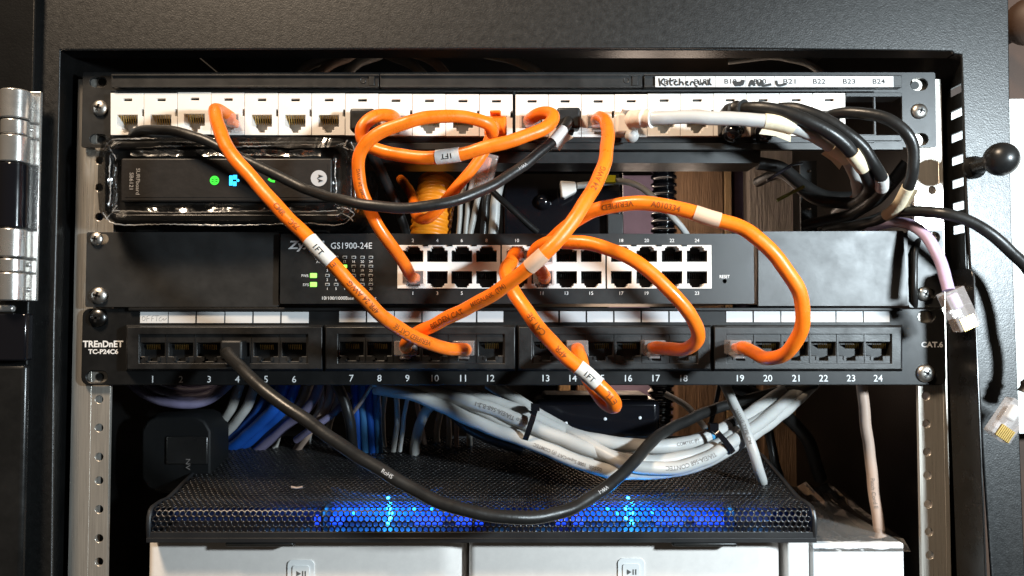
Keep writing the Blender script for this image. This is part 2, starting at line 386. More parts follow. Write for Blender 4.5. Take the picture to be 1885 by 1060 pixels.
def screw(parent, px, py, Y, d_px=29, material='steel_screw', ang=0.3):
    """domed cross-head screw"""
    c = at(px, py, Y); r = d_px/2*ppm(Y); mb = MB()
    prof = [(r*1.0, 0.0)] + [(r*math.cos(a), r*0.52*math.sin(a)+0.0004) for a in [k*PI/2/7 for k in range(8)]]
    mb.lathe(c, (0, -1, 0), prof, 28); mb.mi = 1
    for a in (ang, ang+PI/2):
        m = Matrix.Translation(c+Vector((0, -r*0.52-0.0004, 0))) @ Matrix.Rotation(a, 4, 'Y'); mb.box(-r*0.46, r*0.46, -0.00006, 0.0009, -r*0.13, r*0.13, m)
    return mb.build('screw', [material, 'port_black'], parent, loc=c)
def slot_loop(px, py, wpx, hpx, Y, n=6):
    a, b, z0, z1 = rect(px-wpx/2, py-hpx/2, px+wpx/2, py+hpx/2, Y); r = (z1-z0)/2; cz = (z0+z1)/2; lp = []
    for k in range(n+1): t = PI/2+PI*k/n; lp.append((a+r+r*math.cos(t), cz+r*math.sin(t)))
    for k in range(n+1): t = -PI/2+PI*k/n; lp.append((b-r+r*math.cos(t), cz+r*math.sin(t)))
    return lp
def rloop(x0, y0, x1, y1, Y, rad=0.0, n=4):
    a, b, c, d = rect(x0, y0, x1, y1, Y)
    if not rad: return [(a, c), (b, c), (b, d), (a, d)]
    lp = []
    for cx, cz, t0 in ((b-rad, c+rad, -PI/2), (b-rad, d-rad, 0), (a+rad, d-rad, PI/2), (a+rad, c+rad, PI)):
        for k in range(n+1): t = t0+PI/2*k/n; lp.append((cx+rad*math.cos(t), cz+rad*math.sin(t)))
    return lp
def ploop(pxs, Y): return [(at(x, y, Y).x, at(x, y, Y).z) for x, y in pxs]

# ================================================================== the cabinet
cab = empty('equipment_cabinet', at(942, 1200, 0.15), 'black textured steel equipment cabinet framing all the rack gear, with louvre slots on its right', 'cabinet')
FY = -0.010
outer = ploop([(56, -60), (1856, -60), (1862, 400), (1892, 1180), (48, 1180)], FY)
hole = ploop([(110, 92), (1350, 88), (1752, 93), (1757, 99), (1771, 99), (1776, 300), (1786, 490), (1830, 1120), (94, 1120), (100, 600)], FY)
mb = MB(); mb.plate(outer, [hole], FY, FY+0.0022)
mb.build('front_frame', 'powder_black', cab, bevel=0.0007)
# folded returns behind the opening
XL, XR = at(100, 500, FY).x, at(1776, 400, FY).x+0.0006
ZT, ZB = at(900, 86, FY).z, at(900, 1130, FY).z
mb = MB(); mb.box(XL-0.004, XL-0.0006, FY+0.0022, 0.30, ZB-0.02, ZT+0.059); mb.build('side_panel', 'door_black', cab, bevel=0.0004)
mb = MB(); mb.box(XL-0.0006, XR+0.006, FY+0.0022, 0.30, ZT+0.060, ZT+0.063); mb.build('top_panel', 'door_black', cab)
mb = MB(); mb.box(XL-0.0004, XR, FY+0.0023, 0.006, ZT-0.0012, ZT-0.0002); mb.build('folded_lip', 'door_black', cab, bevel=0.0003)
# right side panel with louvre slots (plate built in YZ)
mb = MB(); sl = []
for yy in [175+42.6*k for k in range(-1, 6)]:
    z = at(1752, yy+34, -0.002).z
    if z > ZT-0.008: continue
    sl.append([(-0.0075, z-0.0024), (0.0058, z-0.0024), (0.0058, z+0.0024), (-0.0075, z+0.0024)])
mb.plate([(FY+0.0022, ZB-0.02), (0.30, ZB-0.02), (0.30, ZT+0.059), (FY+0.0022, ZT+0.059)], sl, 0, 0.0014)
for v in mb.bm.verts: v.co = Vector((XR+0.0005+v.co.y, v.co.x, v.co.z))
mb.build('side_panel', 'door_black', cab)
# lower latch flange that stands forward of the frame
zf = at(1800, 492, -0.032).z; xf = at(1803, 600, -0.032).x; mb = MB()
lp = [(-0.027, ZB-0.01), (0.0, ZB-0.01), (0.0, zf), (-0.022, zf), (-0.0255, zf-0.0015), (-0.027, zf-0.005)]
mb.plate(lp, [], 0, 0.0012)
xb = at(1826, 1060, -0.032).x
for v in mb.bm.verts:
    f = max(0, min(1, (zf-v.co.z)/(zf-at(1826, 1060, -0.032).z))); v.co = Vector((xf+(xb-xf)*f+v.co.y, v.co.x, v.co.z))
mb.build('latch_flange', 'satin_black', cab, bevel=0.0004)
# mounting rails with their threaded holes
RY = 0.0034
def rail(x0, x1, cx, hole_ys, lip):
    mb = MB(); hl = []
    for hx, hy in hole_ys:
        c = at(hx, hy, RY); r = 7.6*ppm(RY); hl.append([(c.x+r*math.cos(2*PI*k/14), c.z+r*math.sin(2*PI*k/14)) for k in range(14)])
    a, b = at(x0, 560, RY).x, at(x1, 560, RY).x
    mb.plate([(a, ZB-0.01), (b, ZB-0.01), (b, ZT-0.014), (a, ZT-0.014)], hl, RY, RY+0.0024)
    xw = b if lip > 0 else a
    mb.box(min(xw, xw-lip*0.0022), max(xw, xw-lip*0.0022), RY+0.0025, RY+0.03, ZB-0.01, ZT-0.014)
    c = at(cx, 560, RY).x; mb.box(c-0.00015, c+0.00015, RY-0.00012, RY+0.0003, ZB-0.01, ZT-0.014)
    return mb.build('mounting_rail', 'rail_metal', cab, loc=(0, RY, 0), bevel=0.0003)
lh = [(182.5, y) for y in (295, 345, 399, 735, 787.5, 841, 884.5, 937.5, 991, 1034)]
rh = [(1716, 350), (1704.5, 729), (1705.5, 780), (1706.5, 832), (1707.5, 875), (1708.5, 928), (1710, 979), (1711.5, 1022), (1716, 437)]
rail(135, 206, 171, lh, -1); rail(1687, 1741, 1733, rh, 1)
# knob on the right upright
kc = at(1843, 293, -0.034); rk = 31*ppm(-0.034)
mb = MB(); mb.lathe((kc.x-0.001, FY-0.0002, kc.z), (0, -1, 0), [(0.0062, 0), (0.0062, 0.002), (0.0042, 0.003), (0.0042, 0.02)], 24); mb.sphere(kc, rk, 32)
mb.build('knob', 'satin_black', cab, loc=kc)

# ================================================================== door and hinge, left edge
door = empty('cabinet_door', at(20, 1100, -0.02), 'black cabinet door standing open at the left edge, carried on a bright steel hinge', 'door')
a, b = at(-60, 500, -0.016).x, at(54, 500, -0.016).x
mb = MB(); mb.box(a, b, -0.016, -0.004, ZB-0.02, ZT+0.05); mb.build('door_panel', 'door_black', door, bevel=0.001)
hg = MB(); hg.prect(8, 168, 71, 554, -0.0185, -0.0165); hinge = hg.build('hinge', 'chrome', door, bevel=0.0004)
xh = at(20, 400, -0.026).x; rr = 26*ppm(-0.026)
def knuckle(y0, y1, material, k=1.0):
    MB().cyl((xh, -0.024, at(20, y1, -0.026).z), (xh, -0.024, at(20, y0, -0.026).z), rr*k, 32).build('knuckle', material, hinge, bevel=0.0006)
for y0, y1, m_, k in ((166, 219, 'chrome', 1), (221, 248, 'chrome', 0.92), (250, 299, 'chrome', 1), (301, 419, 'gloss_black', 0.97), (421, 473, 'chrome', 0.93), (476, 500, 'chrome', 0.86), (502, 553, 'chrome', 0.93)):
    knuckle(y0, y1, m_, k)
for px, py in ((57, 239), (53, 487), (52, 533)):
    MB().sphere(at(px, py, -0.0185), 4.4*ppm(-0.0185), 14).build('rivet', 'chrome', hinge)
mb = MB(); mb.prect(-30, 577, 47, 664, -0.024, -0.017); mb.build('latch', 'gloss_black', door, bevel=0.001)
mb = MB(); mb.prect(-30, 670, 44, 1100, -0.022, -0.017); mb.build('lower_rib', 'satin_black', door, bevel=0.003, seg=3)
p = at(26, 568, -0.022); MB().cyl((p.x-0.012, p.y, p.z), (p.x, p.y, p.z), 6.5*ppm(-0.022), 16).build('pin', 'chrome', door, bevel=0.0006)

# ================================================================== upper panel of white jacks
kp = empty('keystone_patch_bay', at(940, 272, 0), 'upper black patch panel with a row of white jacks, its last two bays empty', 'patch panel')
holes = [rloop(203, 168, 944, 255, 0), rloop(948, 168, 1609, 255, 0), rloop(1612, 176, 1661, 249, 0)]
for px, py in ((181, 151), (181, 256), (1692, 155), (1693, 256)): holes.append(slot_loop(px, py, 33, 19 if px < 900 else 23, 0))
mb = MB(); mb.plate(rloop(151, 133, 1723, 271, 0, 0.001), holes, 0, 0.0016)
mb.prect(205, 263, 1662, 275, -0.0035, 0.0); mb.prect(205, 247, 1610, 262, -0.0012, 0.0)
mb.build('faceplate', 'panel_black', kp, bevel=0.00025)
for q in ((1557, 170, 1660, 178, -0.001), (1557, 248, 1660, 259, -0.0016)):
    mb = MB(); mb.prect(*q, 0.011); mb.build('empty_bay_rail', 'panel_black', kp, bevel=0.0003)
mb = MB(); mb.prect(203, 275.5, 1400, 300, 0.004, 0.03); mb.build('cable_tray', 'panel_black', kp)
for x0, x1 in ((205, 697), (699.5, 1182), (1186, 1660)):
    mb = MB(); mb.prect(x0, 136, x1, 160.5, -0.0052, 0.0)
    mb.prect(x0, 136, x1, 139, -0.0062, -0.0052); mb.prect(x0, 157.5, x1, 160.5, -0.0062, -0.0052)
    if x0 < 1100:
        mb.prect(x1-18, 139.5, x1-8, 157, -0.0059, -0.0052)
        c = at(x1-29, 148, -0.0052); mb.lathe(c, (0, -1, 0), [(0.0017, 0), (0.0017, 0.0003), (0.0013, 0.0003), (0.0013, 0.0001)], 20)
    hold = mb.build('label_holder', 'panel_black', kp, bevel=0.0002)
# printed label cards with marker scrawl
xs = [1206, 1262, 1317, 1372.5, 1426, 1480.5, 1535.5, 1590.5, 1645]
for i in range(8):
    mb = MB(); mb.prect(xs[i]+0.4, 140.3, xs[i+1]-0.4, 160 if i < 8 else 157, -0.0066, -0.0063)
    cd = mb.build('label_card', 'label_paper', kp)
    t = MB(); t.text('B%d' % (17+i), at((xs[i]+xs[i+1])/2, 149.6, -0.0067), 9.2*ppm(-0.0067), 23*ppm(-0.0067), bold=0.012); t.build('lettering', 'print_black', cd, recalc=False)
def scrawl(parent, strokes, Y, wpx, material='print_black', name='handwriting'):
    mb = MB()
    for st in strokes:
        pts = spline([at(x, y, Y) for x, y in st], 0.0006); r = wpx/2*ppm(Y)
        rs = []
        for p, t, u, v in frames(pts):
            nrm = Vector((0, -1, 0)); s_ = t.cross(nrm).normalized(); rs.append([p+s_*r, p+nrm*0.0001, p-s_*r, p-nrm*0.00002])
        mb.rings(rs)
    return mb.build(name, material, parent)
scrawl(kp, [[(1213, 144), (1214, 151), (1215, 158)], [(1223, 144), (1216, 151), (1226, 158)], [(1228, 149), (1229, 157)], [(1234, 143), (1234, 157), (1238, 156)], [(1230, 149), (1240, 148)],
            [(1247, 149), (1241, 151), (1243, 157), (1249, 155)], [(1251, 144), (1251, 157)], [(1252, 152), (1256, 149), (1258, 157)], [(1262, 153), (1268, 150), (1264, 149), (1261, 154), (1268, 157)],
            [(1271, 157), (1272, 150), (1277, 150), (1279, 157), (1284, 159)], [(1286, 148), (1287, 157), (1293, 152)], [(1293, 157), (1297, 148), (1301, 157)], [(1303, 146), (1304, 157)], [(1307, 144), (1306, 155), (1310, 156)]], -0.00685, 3.0)
scrawl(kp, [[(1350, 149), (1355, 158), (1359, 150), (1362, 158), (1367, 147)], [(1353, 148), (1358, 158), (1363, 150), (1366, 157), (1369, 147)], [(1379, 159), (1384, 147), (1389, 158)], [(1381, 154), (1388, 154)], [(1393, 147), (1398, 158), (1403, 148), (1404, 157)], [(1402, 147), (1402, 157), (1420, 155)], [(1429, 148), (1431, 157), (1448, 154)]], -0.00685, 5.0)
# the jacks
JY = -0.004
centers = [203+61.75*(i+0.5) for i in range(12)] + [948.5+60.8*(i+0.5) for i in range(10)]
jit = [0, 0, -1.5, -0.5, 0, 0.3, 0.3, 0.8, 1.5, 1.8, 2.2, 2.5, 2.6, 2.6, 2.8, 2.4, 1.2, 1, 0.6, 0.6, 0.4, 0.2]
for i, c in enumerate(centers):
    j = jit[i]; hw = (61.75 if i < 12 else 60.8)/2-0.45; T, B = 171+j, 248.5+j*0.9+(1.0 if i > 11 else 0)
    port = ploop([(c-18.5, 211+j), (c+19.5, 211+j), (c+19.5, 233+j), (c+11, 233+j), (c+11, 239+j), (c+6.5, 239+j), (c+6.5, 244+j), (c-6.5, 244+j), (c-6.5, 239+j), (c-11, 239+j), (c-11, 233+j), (c-18.5, 233+j)], JY)
    slot = rloop(c-8, 181+j, c+9, 186+j, JY)
    o_l = ploop([(c-hw, T), (c+hw, T), (c+hw, 201+j), (c+hw-4.2, 201+j), (c+hw-4.2, 214+j), (c+hw, 214+j), (c+hw, B), (c-hw, B)], JY)
    mb = MB(); mb.plate(o_l, [port, slot], JY, JY+0.012, back=False)
    mb.prect(c-hw, T, c+hw, B, JY+0.012, JY+0.020)
    pz = at(c, 236+j, JY).z
    jk = mb.build('keystone_jack', 'white_plastic', kp, loc=at(c, 210, JY), bevel=0.0002)
    g = MB()
    for k in range(8):
        px = c-15+k*4.3; p0 = at(px, 212+j, JY+0.0012); p1 = at(px+1.5, 229+j, JY+0.0085)
        g.cyl(p0, p1, 0.00033, 6)
    g.build('contacts', 'gold', jk, loc=at(c, 220, JY))
    mb = MB(); mb.prect(c-16.5, 210.0+j, c+17.5, 225+j, JY+0.009, JY+0.0118); mb.build('contact_carrier', 'plastic_black', jk)
    mb = MB(); mb.prect(c-8, 180.5+j, c+9, 186.5+j, JY+0.002, JY+0.004); mb.build('clip_window', 'port_black', jk)
for px, py in ((184, 199), (1692, 205)): screw(kp, px, py, -0.0002, 29)
for px, py in ((188, 151), (187, 257)):
    MB().lathe(at(px, py, RY-0.0002), (0, -1, 0), [(0.0022, 0), (0.0022, 0.0002), (0.0001, 0.0002)], 16).build('thread_hole', 'port_black', kp)
for px, py in ((1684, 157), (1681, 258)):
    MB().lathe(at(px, py, RY-0.0002), (0, -1, 0), [(0.0024, 0), (0.0024, 0.0002), (0.0001, 0.0002)], 16).build('thread_hole', 'port_black', kp)

# ================================================================== modem in its clear film
md = empty('cable_modem', at(420, 412, 0.03), 'black cable modem lying on its side in crinkled clear film, green and blue lights lit', 'modem')
MY = -0.012
def octo(x0, y0, x1, y1, cut, Y):
    return ploop([(x0+cut, y0), (x1-cut, y0), (x1-cut*0.4, y0+cut*0.3), (x1, y0+cut), (x1, y1-cut), (x1-cut*0.4, y1-cut*0.3), (x1-cut, y1), (x0+cut, y1), (x0+cut*0.4, y1-cut*0.3), (x0, y1-cut), (x0, y0+cut), (x0+cut*0.4, y0+cut*0.3)], Y)
def loft(loops):
    mb = MB(); mb.rings([[Vector((x, y, z)) for x, z in lp] for lp, y in loops]); return mb
loft([(octo(206, 276, 632, 392, 14, MY), MY), (octo(196, 262, 645, 406, 22, MY), MY+0.006), (octo(194, 259, 648, 408, 22, MY), MY+0.03), (octo(200, 264, 640, 404, 22, MY), MY+0.10)]).build('body', 'satin_black', md, bevel=0.0008)
rm = loft([(octo(189, 257, 653, 411, 24, MY-0.001), MY+0.012), (octo(191, 259, 651, 409, 23, MY-0.002), MY-0.001), (octo(195, 262, 647, 406, 21, MY-0.003), MY-0.0032), (octo(203, 271, 638, 396, 16, MY-0.003), MY-0.0036), (octo(210, 279, 628, 387, 12, MY), MY+0.0005)]).build('rim', 'satin_black', md, bevel=0.0003)
mb = MB(); mb.prect(222, 291, 611, 371, MY-0.0042, MY+0.001); fp = mb.build('front_panel', 'modem_front', md, bevel=0.0009, seg=3)
mb = MB(); mb.prect(230, 300, 603, 363, MY-0.0044, MY-0.004); mb.build('light_window', 'modem_front', fp)
LY = MY-0.0046
t = MB(); t.text('SURFboard', at(254, 334, LY), 7.2*ppm(LY), 49*ppm(LY), ang=-PI/2); t.text('SB6121', at(242, 333, LY), 7.2*ppm(LY), 31*ppm(LY), ang=-PI/2)
t.build('lettering', 'print_grey', fp, recalc=False)
mb = MB(); c = at(587, 328, LY); mb.lathe(c, (0, -1, 0), [(15*ppm(LY), 0), (15*ppm(LY), 0.0001), (0.0001, 0.00011)], 32)
lg = mb.build('emblem', 'print_grey', fp)
mb = MB(); Ye = LY-0.0003
for q in ([(586, 321), (595, 324), (583.5, 328.2), (586.8, 324.8)], [(586, 335.6), (595, 332.4), (583.5, 328.2), (586.8, 331.6)]): mb.plate(ploop(q, Ye), [], Ye, Ye+0.0001)
mb.build('emblem_mark', 'print_black', lg)
def ring(mb, c, r0, r1, n=24):
    rs = [[c+Vector((r*math.cos(2*PI*i/n), -0.0001, r*math.sin(2*PI*i/n))) for i in range(n)] for r in (r0, r1)]; mb.rings(rs, caps=False)
mb = MB(); c = at(395, 332, LY); k = ppm(LY); ring(mb, c, 6*k, 8.6*k)
for a in range(4): mb.box(c.x-0.0004, c.x+0.0004, c.y-0.0003, c.y, c.z-6*k, c.z+6*k) if a == 0 else mb.box(c.x-6*k, c.x+6*k, c.y-0.0003, c.y, c.z-0.0004+(a-2)*4*k, c.z+0.0003+(a-2)*4*k)
mb.build('indicator_or_glint', 'led_green_dim', fp)
mb = MB(); ctr = (429, 331); mb.prect(422, 323, 428, 341, LY-0.0002, LY); mb.prect(429, 322, 436, 330, LY-0.0002, LY); mb.prect(429, 334, 435, 342, LY-0.0002, LY)
mb.lathe(at(438, 332, LY), (0, -1, 0), [(2.6*k, 0), (2.6*k, 0.0002), (0.0001, 0.0002)], 14); mb.lathe(at(461, 338, LY), (0, -1, 0), [(1.7*k, 0), (1.7*k, 0.0002), (0.0001, 0.0002)], 14)
mb.build('indicator_or_glint', 'led_cyan', fp)
scrawl(fp, [[(494, 329), (499, 333), (506, 334)]], LY, 4.0, 'led_green_dim', 'indicator_or_glint')
# film: crinkled shell, a little larger than the body
def crinkle(lp, amp, seed):
    rnd = random.Random(seed); out = []
    for i in range(len(lp)):
        a, b = lp[i], lp[(i+1) % len(lp)]; n = max(1, int(math.hypot(b[0]-a[0], b[1]-a[1])/0.008))
        for k in range(n):
            f = k/n; out.append((a[0]+(b[0]-a[0])*f+rnd.uniform(-amp, amp), a[1]+(b[1]-a[1])*f+rnd.uniform(-amp, amp)))
    return out
def film_shell():
    base = [octo(207, 276, 630, 390, 14, MY), octo(189, 256, 654, 411, 24, MY), octo(187, 254, 656, 413, 24, MY), octo(190, 257, 650, 410, 24, MY)]
    ys = [MY-0.0062, MY-0.0046, MY+0.008, MY+0.05]
    ref = crinkle(base[1], 0, 1); n = len(ref); mb = MB(); rings_ = []
    for q, (lp, y) in enumerate(zip(base, ys)):
        tot = []
        for i in range(len(lp)):
            a, b = lp[i], lp[(i+1) % len(lp)]; ra, rb = base[1][i], base[1][(i+1) % len(lp)]; m_ = max(1, int(math.hypot(rb[0]-ra[0], rb[1]-ra[1])/0.008))
            for k_ in range(m_): f = k_/m_; tot.append(Vector((a[0]+(b[0]-a[0])*f, y, a[1]+(b[1]-a[1])*f)))
        rnd = random.Random(q+3)
        rings_.append([v+Vector((rnd.uniform(-1, 1)*0.0006, rnd.uniform(-1, 1)*0.0009, rnd.uniform(-1, 1)*0.0006)) for v in tot])
    mb.rings(rings_, caps=False); return mb.build('clear_film', 'film', md, angle=12)
film_shell()
for (x0, y0, x1, y1, nseg, sd) in ((199, 284, 217, 380, 12, 1), (613, 284, 640, 384, 12, 2), (230, 374, 600, 390, 34, 3), (240, 276, 590, 287, 30, 4)):
    rnd = random.Random(sd); mb = MB(); rows_ = []
    for q in range(nseg+1):
        f = q/nseg; up_ = y1-y0 > x1-x0
        a_ = (x0+rnd.uniform(-1.5, 1.5), y0+(y1-y0)*f) if up_ else (x0+(x1-x0)*f, y0+rnd.uniform(-1.5, 1.5)); b_ = (x1+rnd.uniform(-1.5, 1.5), y0+(y1-y0)*f) if up_ else (x0+(x1-x0)*f, y1+rnd.uniform(-1.5, 1.5))
        m__ = ((a_[0]+b_[0])/2, (a_[1]+b_[1])/2)
        rows_.append([at(*a_, MY-0.0055+rnd.uniform(0, 0.0012)), at(*m__, MY-0.0035+rnd.uniform(-0.001, 0.001)), at(*b_, MY-0.0048+rnd.uniform(0, 0.001))])
    mb.rings(rows_, caps=False, closed=False); mb.build('clear_film', 'film', md, angle=25)
for k_, P_ in enumerate(([(203, 291), (201, 320), (203, 350), (202, 380)], [(208, 388), (240, 389), (330, 391), (450, 389), (560, 390), (622, 388)], [(617, 292), (616, 318), (619, 345), (618, 374)], [(250, 272), (330, 268), (450, 270), (560, 267), (618, 270)],
    [(189, 390), (200, 408), (222, 413), (300, 412), (420, 414), (560, 411), (632, 412), (652, 394)], [(190, 275), (204, 258), (230, 255), (300, 254)], [(645, 262), (654, 280), (653, 330), (655, 385)], [(196, 262), (204, 276), (214, 292)], [(196, 404), (206, 392), (216, 378)], [(626, 392), (642, 398), (650, 406)], [(620, 383), (638, 384), (652, 392)], [(640, 258), (632, 272), (652, 276)])):
    rnd = random.Random(k_+20); pts_ = spline([at(x+rnd.uniform(-0.8, 0.8), y+rnd.uniform(-0.8, 0.8), MY-0.0052+rnd.uniform(-0.0006, 0.0006)) for x, y in P_], 0.001)
    pts_ = [p+Vector((rnd.uniform(-1, 1), rnd.uniform(-1, 1), rnd.uniform(-1, 1)))*0.00022 for p in pts_]
    MB().tube(pts_, lambda f: 0.00014+0.00022*abs(math.sin(f*9+k_)), 7).build('film_crease', 'crease_clear', md, doubles=False)
# crumpled film corners
for cx, cyy, sx, sy, sd in ((202, 268, 1, 1, 1), (205, 392, 1, -1, 2), (640, 272, -1, 1, 3), (640, 396, -1, -1, 4)):
    rnd = random.Random(sd); mb = MB(); pts = [(cx-sx*14, cyy+sy*14), (cx+sx*4, cyy-sy*10), (cx+sx*24, cyy-sy*6), (cx+sx*14, cyy+sy*10), (cx-sx*2, cyy+sy*26)]
    v = [mb.bm.verts.new(at(x, y, MY-0.005+rnd.uniform(-0.003, 0.003))) for x, y in pts]; c_ = mb.bm.verts.new(at(cx+2*sx, cyy+sy*2, MY-0.0105))
    for i in range(5): mb.face([v[i], v[(i+1) % 5], c_])
    mb.build('clear_film', 'film', md, smooth=False)
for x0 in (250, 560):
    mb = MB(); mb.prect(x0, 409, x0+40, 426, MY+0.02, MY+0.03); mb.build('foot', 'rubber_black', md)

# ================================================================== network switch
sw = empty('network_switch', at(942, 566, 0), 'black rack switch with three white framed port blocks and green status lights', 'network switch')
SY = -0.006
holes = [rloop(731.5, 451, 921, 531, SY), rloop(924, 451, 1114.5, 531, SY), rloop(1117.5, 451, 1310, 531, SY)]
hc = at(1334, 517.5, SY); holes.append([(hc.x+4*ppm(SY)*math.cos(2*PI*k/12), hc.z+4*ppm(SY)*math.sin(2*PI*k/12)) for k in range(12)])
mb = MB(); mb.plate(rloop(516, 430, 1388, 559, SY, 0.0008), holes, SY, SY+0.004); sf = mb.build('front_plate', 'panel_black', sw, bevel=0.0005)
mb = MB(); a, b, c, d = rect(518, 432, 1386, 558, SY); mb.box(a, b, SY+0.016, 0.12, c, d); mb.build('chassis', 'panel_black', sw, bevel=0.0006)
mb = MB(); mb.plate(rloop(158, 427, 513, 565, -0.002, 0.0012), [slot_loop(183, 440, 34, 20, -0.002), slot_loop(183, 545, 34, 20, -0.002)], -0.002, 0.0); mb.build('mounting_ear', 'ear_black', sw, bevel=0.0004)
mb = MB(); mb.plate(ploop([(1396, 426), (1663, 425), (1671, 563), (1396, 563)], -0.004), [], -0.004, -0.002)
mb.plate(rloop(1672, 424, 1738, 566, 0.0005, 0.001), [slot_loop(1716, 437, 30, 22, 0.0005), slot_loop(1708, 541, 30, 20, 0.0005)], 0.0005, 0.0025)
mb.prect(1655, 428, 1672, 562, -0.0018, 0.002); mb.build('mounting_ear', 'ear_black', sw, bevel=0.0004)
screw(sw, 178, 440, -0.0022, 25, ang=0.1); screw(sw, 182, 544, -0.0022, 31); screw(sw, 1701, 541, 0.0003, 27, ang=0.5)
PC = [[760, 805, 850, 895.5], [952, 997.5, 1043, 1088.5], [1144, 1190.5, 1237, 1283]]
for bi, (x0, x1) in enumerate(((731.5, 921), (924, 1114.5), (1117.5, 1310))):
    BYf = SY-0.0006; hl = []
    for c in PC[bi]:
        hl.append(ploop([(c-19, 461), (c-13, 461), (c-13, 456), (c-10, 456), (c-10, 453.2), (c+10, 453.2), (c+10, 456), (c+13, 456), (c+13, 461), (c+19, 461), (c+19, 482), (c-19, 482)], BYf))
        hl.append(ploop([(c-19, 499), (c+19, 499), (c+19, 522), (c+13, 522), (c+13, 526), (c+10, 526), (c+10, 529.3), (c-10, 529.3), (c-10, 526), (c-13, 526), (c-13, 522), (c-19, 522)], BYf))
    mb = MB(); mb.plate(rloop(x0, 451, x1, 531, BYf), hl, BYf, BYf+0.013, back=False)
    pb = mb.build('port_block', 'white_plastic', sw, bevel=0.0002)
    for c in PC[bi]:
        for up in (1, 0):
            y0, y1 = (453.4, 482) if up else (499, 529.4)
            mb = MB(); mb.prect(c-18.6, y0, c+18.6, y1, BYf+0.0105, BYf+0.0125)
            mb.prect(c-18.9, 461 if up else 499.2, c-17.6, 481.8 if up else 521.8, BYf+0.0006, BYf+0.011); mb.prect(c+17.6, 461 if up else 499.2, c+18.9, 481.8 if up else 521.8, BYf+0.0006, BYf+0.011)
            if up: mb.prect(c-17.5, 480.6, c+17.5, 481.9, BYf+0.0006, BYf+0.0105)
            else: mb.prect(c-17.5, 499.1, c+17.5, 500.4, BYf+0.0006, BYf+0.0105)
            prt = mb.build('port', 'port_black', pb, loc=at(c, (y0+y1)/2, BYf))
            g = MB()
            for k in range(8):
                px = c-14+k*4; yy = (478, 468) if up else (503, 513); g.cyl(at(px, yy[0], BYf+0.004), at(px, yy[1], BYf+0.0100), 0.0003, 6)
            g.build('contacts', 'dark_steel', prt)
    if bi < 3:
        mb = MB()
        for c in PC[bi][:-1]: mb.prect(c+18, 450.2, c+28, 453.2, BYf-0.0006, BYf+0.001)
        mb.build('shield_tab', 'dark_steel', pb)
TY = SY-0.0001
t = MB()
for bi in range(3):
    for k, c in enumerate(PC[bi]):
        n = bi*8+k*2; t.text(str(n+2), at(c, 442.5, TY), 6.2*ppm(TY)); t.text(str(n+1), at(c, 539.5, TY), 6.2*ppm(TY))
t.text('GS1900-24E', at(647, 452, TY), 11.5*ppm(TY), 76*ppm(TY)); t.text('RESET', at(1334, 509, TY), 6*ppm(TY), 18.5*ppm(TY), bold=0.01)
t.text('LNK', at(587, 474.5, TY), 5*ppm(TY), 12*ppm(TY)); t.text('ACT', at(588, 481.5, TY), 5*ppm(TY), 12*ppm(TY))
t.text('PWR', at(561.5, 507.5, TY), 5*ppm(TY), 13*ppm(TY)); t.text('SYS', at(563, 524, TY), 5*ppm(TY), 11*ppm(TY))
t.text('10/100/1000Base-T', at(593, 548.5, TY), 6*ppm(TY), 1.0*64*ppm(TY), align='L') if False else t.text('10/100/1000Base-T Ethernet', at(593, 548.5, TY), 6*ppm(TY), 100*ppm(TY), align='L')
lx = [602.5, 618.5, 634.5, 651, 667, 682.5]; ly = [473.5, 490, 507, 523.5]
nums = [[4, 8, 12, 16, 20, 24], [3, 7, 11, 15, 19, 23], [2, 6, 10, 14, 18, 22], [1, 5, 9, 13, 17, 21]]
for r_ in range(4):
    for q in range(6): t.text(str(nums[r_][q]), at(lx[q], ly[r_]+7.8, TY), 4.6*ppm(TY))
t.build('lettering', 'print_white', sf, recalc=False)
t = MB(); t.text('ZyXEL', at(567, 453, TY), 20*ppm(TY), 72*ppm(TY), bold=0.03, shear=0.2); t.build('logo', 'print_grey', sf, recalc=False)
for r_ in range(4):
    for q in range(6):
        lit = (r_ == 1 and q == 2); mb = MB(); mb.prect(lx[q]-4.2, ly[r_]-2.8, lx[q]+4.2, ly[r_]+2.8, TY-0.0003, TY+0.0002)
        o = mb.build('indicator_or_glint', 'led_green' if lit else 'led_off', sf, bevel=0.0003)
        if not lit:
            mb = MB(); mb.prect(lx[q]-2.6, ly[r_]-1.4, lx[q]+2.6, ly[r_]+1.4, TY-0.0004, TY-0.0002); mb.build('lens', 'plastic_black', o)
for yy in (507, 523.5):
    mb = MB(); mb.prect(570.5, yy-4.3, 583, yy+4.3, TY-0.0004, TY+0.0002); mb.build('indicator_or_glint', 'led_green', sf, bevel=0.0004)

# ================================================================== lower 24-port patch panel
pp = empty('port_patch_bay', at(942, 710, 0), 'lower black patch panel with ports numbered 1 to 24 under white label windows', 'patch panel')
holes = []
for px, py, w_ in ((181, 580, 30), (178, 693.5, 39), (1705, 583, 30), (1706, 689, 34)): holes.append(slot_loop(px, py, w_, 21, 0))
mb = MB(); mb.plate(rloop(150, 567.5, 1741, 709, 0, 0.0042), holes, 0, 0.0022); fpl = mb.build('faceplate', 'lower_panel_black', pp, bevel=0.0005)
mb = MB(); mb.prect(236, 566.2, 1662, 572, -0.0022, 0.0); mb.build('top_lip', 'lower_panel_black', pp, bevel=0.0003)
screw(pp, 181, 585, -0.0002, 34, 'dark_steel', 0.1); screw(pp, 1703, 687, -0.0002, 33, 'steel_screw', 0.6)
MB().lathe(at(184, 693.5, RY-0.0002), (0, -1, 0), [(0.0022, 0), (0.0022, 0.0002), (0.0001, 0.0002)], 16).build('thread_hole', 'port_black', pp)
